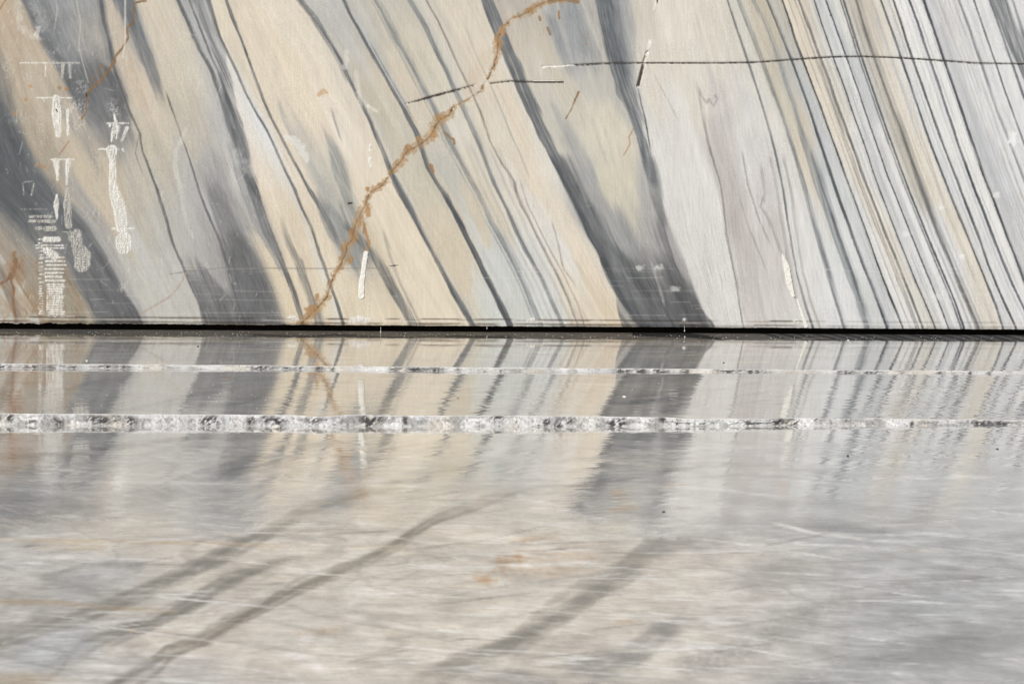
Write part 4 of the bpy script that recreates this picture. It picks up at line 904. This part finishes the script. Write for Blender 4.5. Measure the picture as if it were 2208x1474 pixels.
    P.bundle([(200,1085),(350,1050),(450,1015),(550,985),(640,955)], 6, G2, .45, 9, 6)
    P.stroke([(0,985),(150,980),(275,960),(400,945)], 6, (110,104,98), .55, 7, 5)
    P.stroke([(0,1012),(60,1014),(110,1008)], 8, (130,120,108), .5, 8, 6)
    P.blob(50, 990, 70, 30, (176,138,104), .45, .8, 0, .5, 20, False)
    P.blob(190, 1005, 60, 40, (120,122,124), .45, .8, 0, .5, 20, False)
    P.bundle([(-60,1385),(0,1370),(175,1320),(280,1285),(350,1255),(425,1220),(470,1200),(505,1180),(575,1150),(660,1100),(775,1070),(900,1030),(950,1020),(1080,1000)], [20,18,16,15,14,14,13,15,10,8,8,7,5,4], G, .62, 13, 12)
    P.bundle([(60,1470),(125,1435),(200,1380),(270,1360),(340,1335),(430,1288),(480,1255),(575,1220),(640,1200)], [18,17,15,12,13,15,13,8,5], G, .55, 14, 13)
    P.bundle([(190,1500),(250,1470),(320,1430),(360,1395),(440,1370),(480,1340),(575,1295),(650,1260),(775,1210),(850,1170),(940,1115),(1025,1085),(1100,1065),(1200,1045)], [20,18,18,17,16,15,15,14,13,14,11,9,8,6], (112,106,96), .72, 9, 11)
    P.stroke([(220,1468),(300,1420),(350,1385),(440,1350),(480,1322),(575,1278),(650,1244),(775,1194),(850,1154),(940,1100),(1025,1072)], [9,9,8,8,8,7,7,7,6,6,5], (228,224,214), .5, 9, 9)
    P.stroke([(100,1250),(180,1235),(240,1225),(300,1222)], [8,14,10,6], (140,141,143), .6, 16, 12)
    P.blob(190, 1270, 120, 34, (172,174,177), .6, .8, -.3, .5, 40, False)
    P.blob(110, 1400, 150, 50, (184,188,192), .7, .8, -.3, .4, 50, False)
    P.blob(40, 1465, 110, 20, (186,168,140), .6, .8, 0, .4, 40, False)
    P.bundle([(860,1500),(925,1460),(1000,1425),(1104,1385),(1204,1320),(1279,1270),(1339,1235),(1404,1190),(1479,1170),(1540,1160)], [30,26,24,22,22,24,22,22,16,8], (124,120,112), .6, 20, 16)
    P.stroke([(1020,1450),(1100,1462),(1180,1470)], 20, (140,138,136), .5, 20, 12)
    P.bundle([(1200,1480),(1279,1440),(1354,1410),(1414,1365),(1480,1330)], [40,36,30,20,10], (142,140,136), .55, 26, 18)
    P.stroke([(1180,1062),(1240,1048),(1345,1030),(1445,1015),(1510,1005)], [3,6,8,5,3], (104,104,104), .65, 5, 5)
    P.blob(1330, 1085, 120, 30, (150,150,152), .55, .6, .15, .4, 30, False)
    P.stroke([(1119,1070),(1229,1102),(1300,1122),(1394,1145),(1454,1158)], [6,7,6,5,4], (232,230,224), .7, 6, 5)
    P.blob(1700, 1128, 230, 18, (148,148,148), .6, .8, .03, .5, 30, False)
    P.stroke([(1430,1150),(1520,1135),(1650,1120),(1780,1130),(1900,1145)], [10,14,14,12,8], (138,138,137), .5, 14, 10)
    P.stroke([(1400,1060),(1600,1080),(1800,1086),(1880,1100)], 5, (150,146,142), .45, 8, 6)
    P.stroke([(1560,1000),(1680,1005),(1790,1020),(1860,1030)], 4, (140,134,128), .55, 6, 5)
    P.blob(1680, 1235, 120, 45, (158,154,148), .55, .8, -.2, .5, 40, False)
    P.blob(2060, 1390, 170, 50, (146,147,148), .7, .8, -.15, .5, 50, False)
    P.blob(1990, 1300, 160, 50, (160,166,170), .5, .8, -.2, .5, 50, False)
    P.stroke([(1480,1440),(1600,1400),(1720,1340),(1820,1300),(1960,1270),(2100,1240)], [20,22,22,20,20,20], (146,142,138), .5, 26, 18)
    P.stroke([(1700,1480),(1850,1450),(1960,1400),(2100,1380),(2208,1350)], 26, (140,140,140), .45, 28, 18)
    P.blob(1180, 1130, 150, 40, (214,206,190), .4, .8, .1, .4, 40, False)
    for (x, y, rx, ry, al) in ((1118,1200,22,14,.7),(1045,1250,26,12,.6),(1085,1215,20,20,.5),(1335,1065,22,14,.5),(1345,1095,36,8,.45),(285,1358,14,5,.6),(1150,1160,50,8,.35),(1690,1050,12,14,.45),(1450,1045,30,6,.4),(1350,1340,30,6,.3),(770,975,30,5,.4),(700,1360,60,12,.2),(1180,1210,120,40,.2)):
        P.blob(x, y, rx, ry, (212,160,110), al, .8, -.1, .7, 9, False)
    P.stroke([(0,1296),(120,1298),(240,1310),(380,1318)], 4, (206,180,146), .5, 6, 5)
    P.stroke([(0,1162),(300,1168),(430,1170),(600,1176)], 3, (214,186,150), .5, 5, 4)
    P.blob(180, 1175, 90, 14, (222,200,168), .5, .6, 0, .5, 30, False)
    # pale saw lines
    for pts, wd, al in (([(0,1204),(200,1200),(420,1212)], 3, .6), ([(0,1035),(350,1040),(850,1047),(1100,1040)], 3, .6), ([(0,1152),(150,1158)], 3, .5), ([(0,1211),(120,1213)], 3, .5),
                        ([(850,1218),(1000,1224),(1104,1218),(1240,1213),(1300,1212)], 4, .55), ([(560,1380),(620,1400),(740,1470)], 10, .5), ([(560,1450),(660,1380),(680,1360)], 8, .35), ([(550,985),(700,992),(900,1000)], 2, .6),
                        ([(1640,1120),(1760,1150),(1880,1164),(2000,1170)], 3, .6), ([(1820,1030),(2000,1030),(2208,1028)], 2.5, .6), ([(1350,1040),(1600,1060),(1720,1075)], 3, .5), ([(1120,1350),(1250,1385),(1640,1395)], 5, .35),
                        ([(1380,1245),(1450,1258),(1500,1262)], 4, .5), ([(1500,1320),(1580,1360),(1660,1390)], 12, .3), ([(1660,1274),(1760,1272)], 4, .4), ([(950,1460),(1100,1420),(1150,1370)], 9, .25), ([(800,1100),(790,1150),(770,1300),(790,1450)], 30, .25)):
        P.stroke(pts, wd, (236, 233, 226), al, wd * 1.2, wd, ends=.5)
    hairs(P, 330, -100, 2200, 945, 1470, (-.05, .14), (238, 237, 232), .6, (.5, 2.6), (80, 480))
    hairs(P, 170, -100, 2200, 945, 1470, (-.22, .02), (136, 133, 128), .45, (.6, 3), (60, 380))
    for _ in range(70):                        # diagonal saw tooth strokes left
        x = rng.uniform(-40, 420); y = rng.uniform(1010, 1150); l = rng.uniform(40, 110)
        P.stroke([(x, y), (x + l, y + l * .36)], 1.4, (218, 215, 206), .3, 2.0, ends=.3)
    # mottling like crystalline cloud
    wx, wy = co[:, 0], co[:, 1]
    cl = fbm(wx * 5, wy * 3.2, 121, 5) - .5; P.c *= (1 + cl[:, None] * .20)
    cl = fbm(wx * 20, wy * 9, 124, 4) - .5; P.c *= (1 + cl[:, None] * .24)
    vn = np.abs(fbm(wx * 2.1 + 1.5 * fbm(wx * 1.3, wy * 1.3, 123, 3), wy * 1.4 + wx * 1.2, 122, 4) - .5)
    P.mix(slice(None), (1 - sstep(0, .03, vn)) * .22, (132, 130, 126))
    edge = 1165 + 14 * sstep(1400, 1800, PX) + 34 * (fbm(PX / 160, PY / 30, 131, 3) - .5) * 2 + 10 * np.sin(PX / 190)
    edge = edge + 26 * (vnoise(PX / 330, PY / 60, 135) - .5) * 2
    wet = 1 - .8 * sstep(edge - 75, edge + 20, PY) ** 1.3 - .2 * sstep(edge - 200, edge, PY)
    wet = np.maximum(wet * (.97 - .16 * sstep(.4, .66, fbm(PX / 50, PY / 6, 136, 4)) - .14 * sstep(.45, .7, fbm(PX / 90, PY / 9, 132, 3))), 0)
    pudd = np.exp(-((PY - 1182 - (PX - 1100) * .004) / 9) ** 2) * sstep(.42, .6, vnoise(PX / 120, PX * 0, 133)); wet = np.maximum(wet, pudd * .9)
    wet = np.maximum(wet, .22 + .12 * sstep(.5, .7, fbm(PX / 130, PY / 14, 134, 3)))
    wet = np.maximum(wet, .97 * (1 - sstep(945, 975, PY)))
    wave = .5 + .3 * sstep(1500, 1900, PX) + .3 * sstep(1000, 1200, PY)
    lo = finish_floor('lower_floor', P, co, Xp.shape, wet, wave)
    # quarry ground going on round and behind the camera
    n = 40; gx = np.linspace(-30, 30, n); gy = np.linspace(-30, D * r_front(near) + .1, n)
    X, Y = np.meshgrid(gx, gy); co = np.stack([X.ravel(), Y.ravel(), X.ravel() * 0 - .006], 1)
    me = mesh_from('quarry_ground', co, grid_faces(n, n), M_LIMEG)
    new_obj('quarry_ground', me, None, None, None, None, 'structure')
    return up, mi, lo
upper, middle, lower = build_floors()

# ------------------------------------------------------------------ broken edges of the two steps
def build_edge(name, ftop, fbot, h_top, h_bot, r_bot, r_top, parent, amp, dark, label, nrow, seed):
    xs = np.concatenate([np.linspace(-3500, -160, 300)[:-1], np.arange(-160, 2370, 1.4), np.linspace(2370, 5700, 300)[1:]])
    yt = ftop(xs); yb = fbot(xs)
    rt = r_top(yt, xs); ht = h_top(rt, xs); rb = r_bot(yb, xs); hb = h_bot(rb, xs); rb = np.minimum(rb, rt - .002)
    rt_w = rt * D; rb_w = rb * D
    t = np.linspace(0, 1, nrow)[:, None]
    # image-consistent profile: convex broken arris, hollows below
    X = np.tile(xs, (nrow, 1))
    xw = ((xs - 1104) * S)[None, :] * (rt[None, :] * (1 - t) + rb[None, :] * t)
    yw = rt_w[None, :] * (1 - t) + rb_w[None, :] * t
    zw = (ht * S)[None, :] * (1 - t) + (hb * S - .004)[None, :] * t
    prof = np.sin(np.pi * np.clip(t, 0, 1)) ** .8
    n1 = (fbm(X / 75, t * 1.8 + seed, seed, 5) - .5) * 1.3
    n2 = fbm(X / 7, t * 5 + seed, seed + 3, 3) - .5
    sc = np.abs(fbm(X / 34 + t * 1.6, t * 1.3, seed + 6, 3) - .5)
    yw = yw - prof * amp * (n1 * 2.2 + n2 * .9 + .15 - sc * 1.5)
    zw = zw + prof * amp * (n2 * .45 - n1 * .25)
    co = np.stack([xw.ravel(), yw.ravel(), zw.ravel()], 1)
    col = np.full((nrow * len(xs), 3), 226.) * [1, .992, .972]
    cre = sstep(.5, .75, fbm(X / 60, t * 1.0, seed + 9, 3)).ravel()[:, None]; col = col * (1 - cre * .6) + np.array([214, 203, 186.]) * cre * .6
    big = fbm(X / 45, t * .8, seed + 30, 3).ravel()[:, None]; col = col * (.86 + .26 * big)
    g = sstep(.50, .68, fbm(X / 24, t * 2.6, seed + 12, 5)).ravel()[:, None]; col = col * (1 - g * .55) + np.array([138, 136, 131.]) * g * .55
    Xf = X.ravel(); tf = (t + 0 * X).ravel()
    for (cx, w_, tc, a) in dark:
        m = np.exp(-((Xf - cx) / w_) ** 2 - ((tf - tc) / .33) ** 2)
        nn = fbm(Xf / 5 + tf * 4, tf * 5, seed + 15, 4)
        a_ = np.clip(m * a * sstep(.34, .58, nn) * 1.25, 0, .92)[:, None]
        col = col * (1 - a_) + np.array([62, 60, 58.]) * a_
    sp = sstep(.70, .78, fbm(Xf / 3, tf * 6, seed + 20, 3))[:, None]; col = col * (1 - sp * .5) + np.array([80, 76, 70.]) * sp * .5
    rim = (1 - sstep(.0, .12, tf))[:, None]; col = col * (1 - rim * .7) + np.array([238, 236, 230.]) * rim * .7
    me = mesh_from(name, co, grid_faces(nrow, len(xs))[:, ::-1], M_EDGE)
    attr(me, 'mineral', 'FLOAT_COLOR', np.concatenate([s2l(np.clip(col, 0, 245)) * .70, np.ones((len(col), 1))], 1))
    return new_obj(name, me, parent, label)
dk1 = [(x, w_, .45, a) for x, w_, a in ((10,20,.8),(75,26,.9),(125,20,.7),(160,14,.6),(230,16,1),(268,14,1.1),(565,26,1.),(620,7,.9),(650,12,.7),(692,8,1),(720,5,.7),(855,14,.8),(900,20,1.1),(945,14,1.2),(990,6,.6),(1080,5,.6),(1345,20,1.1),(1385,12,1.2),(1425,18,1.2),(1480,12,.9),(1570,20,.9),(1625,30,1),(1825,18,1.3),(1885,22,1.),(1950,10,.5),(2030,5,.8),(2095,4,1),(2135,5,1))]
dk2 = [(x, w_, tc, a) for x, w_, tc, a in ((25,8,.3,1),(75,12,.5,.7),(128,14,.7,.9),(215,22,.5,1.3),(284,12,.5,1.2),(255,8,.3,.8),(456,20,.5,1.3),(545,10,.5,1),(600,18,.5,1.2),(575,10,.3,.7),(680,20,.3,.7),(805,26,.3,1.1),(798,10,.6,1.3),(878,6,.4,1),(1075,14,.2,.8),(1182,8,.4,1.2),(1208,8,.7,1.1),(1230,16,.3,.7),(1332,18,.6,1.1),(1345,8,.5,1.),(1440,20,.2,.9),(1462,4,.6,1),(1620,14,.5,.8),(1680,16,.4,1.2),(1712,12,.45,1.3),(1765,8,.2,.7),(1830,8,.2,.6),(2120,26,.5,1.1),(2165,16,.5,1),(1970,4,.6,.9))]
build_edge('broken_edge', l1top, l1bot, back_h, mid_h, r_mid, r_back, upper, .006, dk1, 'narrow broken white edge of the upper step', 12, 141)
build_edge('broken_edge', l2top, l2bot, mid_h, lambda r, x: r * 0, r_front, r_mid, middle, .015, dk2, 'wider rough broken edge of the lower step with dark hollows', 20, 171)

# ------------------------------------------------------------------ stray pebbles, grit and drips
def chip_mesh(name, size, mat, seed, flat=.7):
    import bmesh
    r_ = np.random.default_rng(seed); bm = bmesh.new(); bmesh.ops.create_icosphere(bm, subdivisions=2, radius=1)
    for v_ in bm.verts:
        k = .75 + .5 * r_.random(); v_.co = Vector((v_.co.x * k * 1.15, v_.co.y * k, v_.co.z * k * flat)) * size
    me = bpy.data.meshes.new(name); bm.to_mesh(me); bm.free(); me.materials.append(mat); return me
def on_floor(X, Y, level):
    a, b = derot(X, Y)
    r = {'f': r_front, 'm': r_mid, 'b': r_back}[level](b, a); h = {'f': 0 * r, 'm': mid_h(r, a), 'b': back_h(r, a)}[level]
    return (float((a - 1104) * S * r), float(D * r), float(h * S))
def pebble(X, Y, level, size, mat, seed, label, flat=.7):
    p = on_floor(X, Y, level)
    o = new_obj('pebble', chip_mesh('pebble', size, mat, seed, flat), None, label, 'pebble')
    o.location = (p[0], p[1], p[2] + size * flat * .55); return o
pebble(597, 924, 'f', .0125, M_PEB, 1, 'round white pebble lying against the foot of the lower broken step edge')
pebble(427, 747, 'b', .0035, M_DARKPEB, 2, 'tiny dark pebble on the upper floor, left')
pebble(492, 815, 'm', .0042, M_RUST, 3, 'tiny rust brown pebble on the middle floor, left', .5)
pebble(987, 858, 'm', .0035, M_RUST, 4, 'tiny rust brown pebble on the middle floor, near the centre', .5)
pebble(1560, 782, 'b', .0032, M_DARKPEB, 5, 'tiny dark pebble on the upper floor right of the dark vein')
pebble(1828, 983, 'f', .0036, M_DARKPEB, 6, 'tiny dark pebble on the lower floor, right of the reflected gouge')
pebble(187, 778, 'b', .0038, M_LIME, 7, 'tiny white pebble on the upper floor near the left broken edge')
pebble(1346, 855, 'm', .006, M_LIME, 8, 'small white flake on the middle floor in the dark reflection', .4)
pebble(1829, 734, 'b', .0042, M_LIME, 9, 'tiny white pebble near the wall foot, right')
pebble(2150, 968, 'f', .0036, M_DARKPEB, 10, 'tiny dark pebble on the lower floor, far right', .6)
pebble(1431, 1103, 'f', .0036, M_DARKPEB, 12, 'tiny dark pebble on the lower floor below the grey bed', .6)
def grit():
    Vv, Ff = [], []
    for _ in range(620):
        X = rng.uniform(-100, 2300); lv = 'b' if rng.random() < .8 else 'm'
        Y = (717 + TH * (X - 1104) + 1.5 + rng.gamma(2, 4.5)) if lv == 'b' else rng.uniform(812, 885)
        if lv == 'b' and Y > 780: continue
        p = np.array(on_floor(X, Y, lv)); s_ = rng.uniform(.0007, .0019)
        b = len(Vv)
        for a in (0, 2.1, 4.2): Vv.append(p + [math.cos(a + X) * s_, math.sin(a + X) * s_, -.0002])
        Vv.append(p + [0, 0, s_ * 1.1])
        Ff += [(b, b + 1, b + 3), (b + 1, b + 2, b + 3), (b + 2, b, b + 3)]
    me = mesh_from('grit', np.array(Vv), np.array(Ff), M_LIME, False)
    new_obj('grit', me, None, 'fine white marble grit scattered over the upper floor at the wall foot', 'grit', None, 'stuff')
grit()
def drip(X, Y0, Y1, label):
    import bmesh
    bm = bmesh.new(); n = 8; x, z0 = [float(q) for q in wall_xz(X, Y0)]; _, z1 = [float(q) for q in wall_xz(X, Y1)]
    rad = [.0005, .0006, .0005, .0016, .0019, .0012, .0002]; zz = [z0, z0 + (z1 - z0) * .4, z0 + (z1 - z0) * .7, z1 + .003, z1, z1 - .0016, z1 - .0024]
    rings = [[bm.verts.new((x + math.cos(a * 2 * math.pi / n) * r_, D - .004 + math.sin(a * 2 * math.pi / n) * r_, z)) for a in range(n)] for r_, z in zip(rad, zz)]
    for a in range(len(rings) - 1):
        for b in range(n): bm.faces.new((rings[a][b], rings[a][(b + 1) % n], rings[a + 1][(b + 1) % n], rings[a + 1][b]))
    me = bpy.data.meshes.new('water_drip'); bm.to_mesh(me); bm.free(); me.materials.append(M_WATER)
    new_obj('water_drip', me, None, label, 'water drip', 'water drips hanging from the wall foot')
M_WATER, T_, N_, L_, B_ = mat_nodes('milky_water'); B_.inputs['Base Color'].default_value = (.8, .79, .76, 1); B_.inputs['Roughness'].default_value = .1; B_.inputs['Transmission Weight'].default_value = .25
drip(1476, 700, 714, 'pale drip hanging under the dark vein foot')
drip(821, 704, 715, 'pale drip hanging below the cream stone left of centre')
drip(1050, 703, 708, 'short pale drip hanging under the wall between two grey veins')
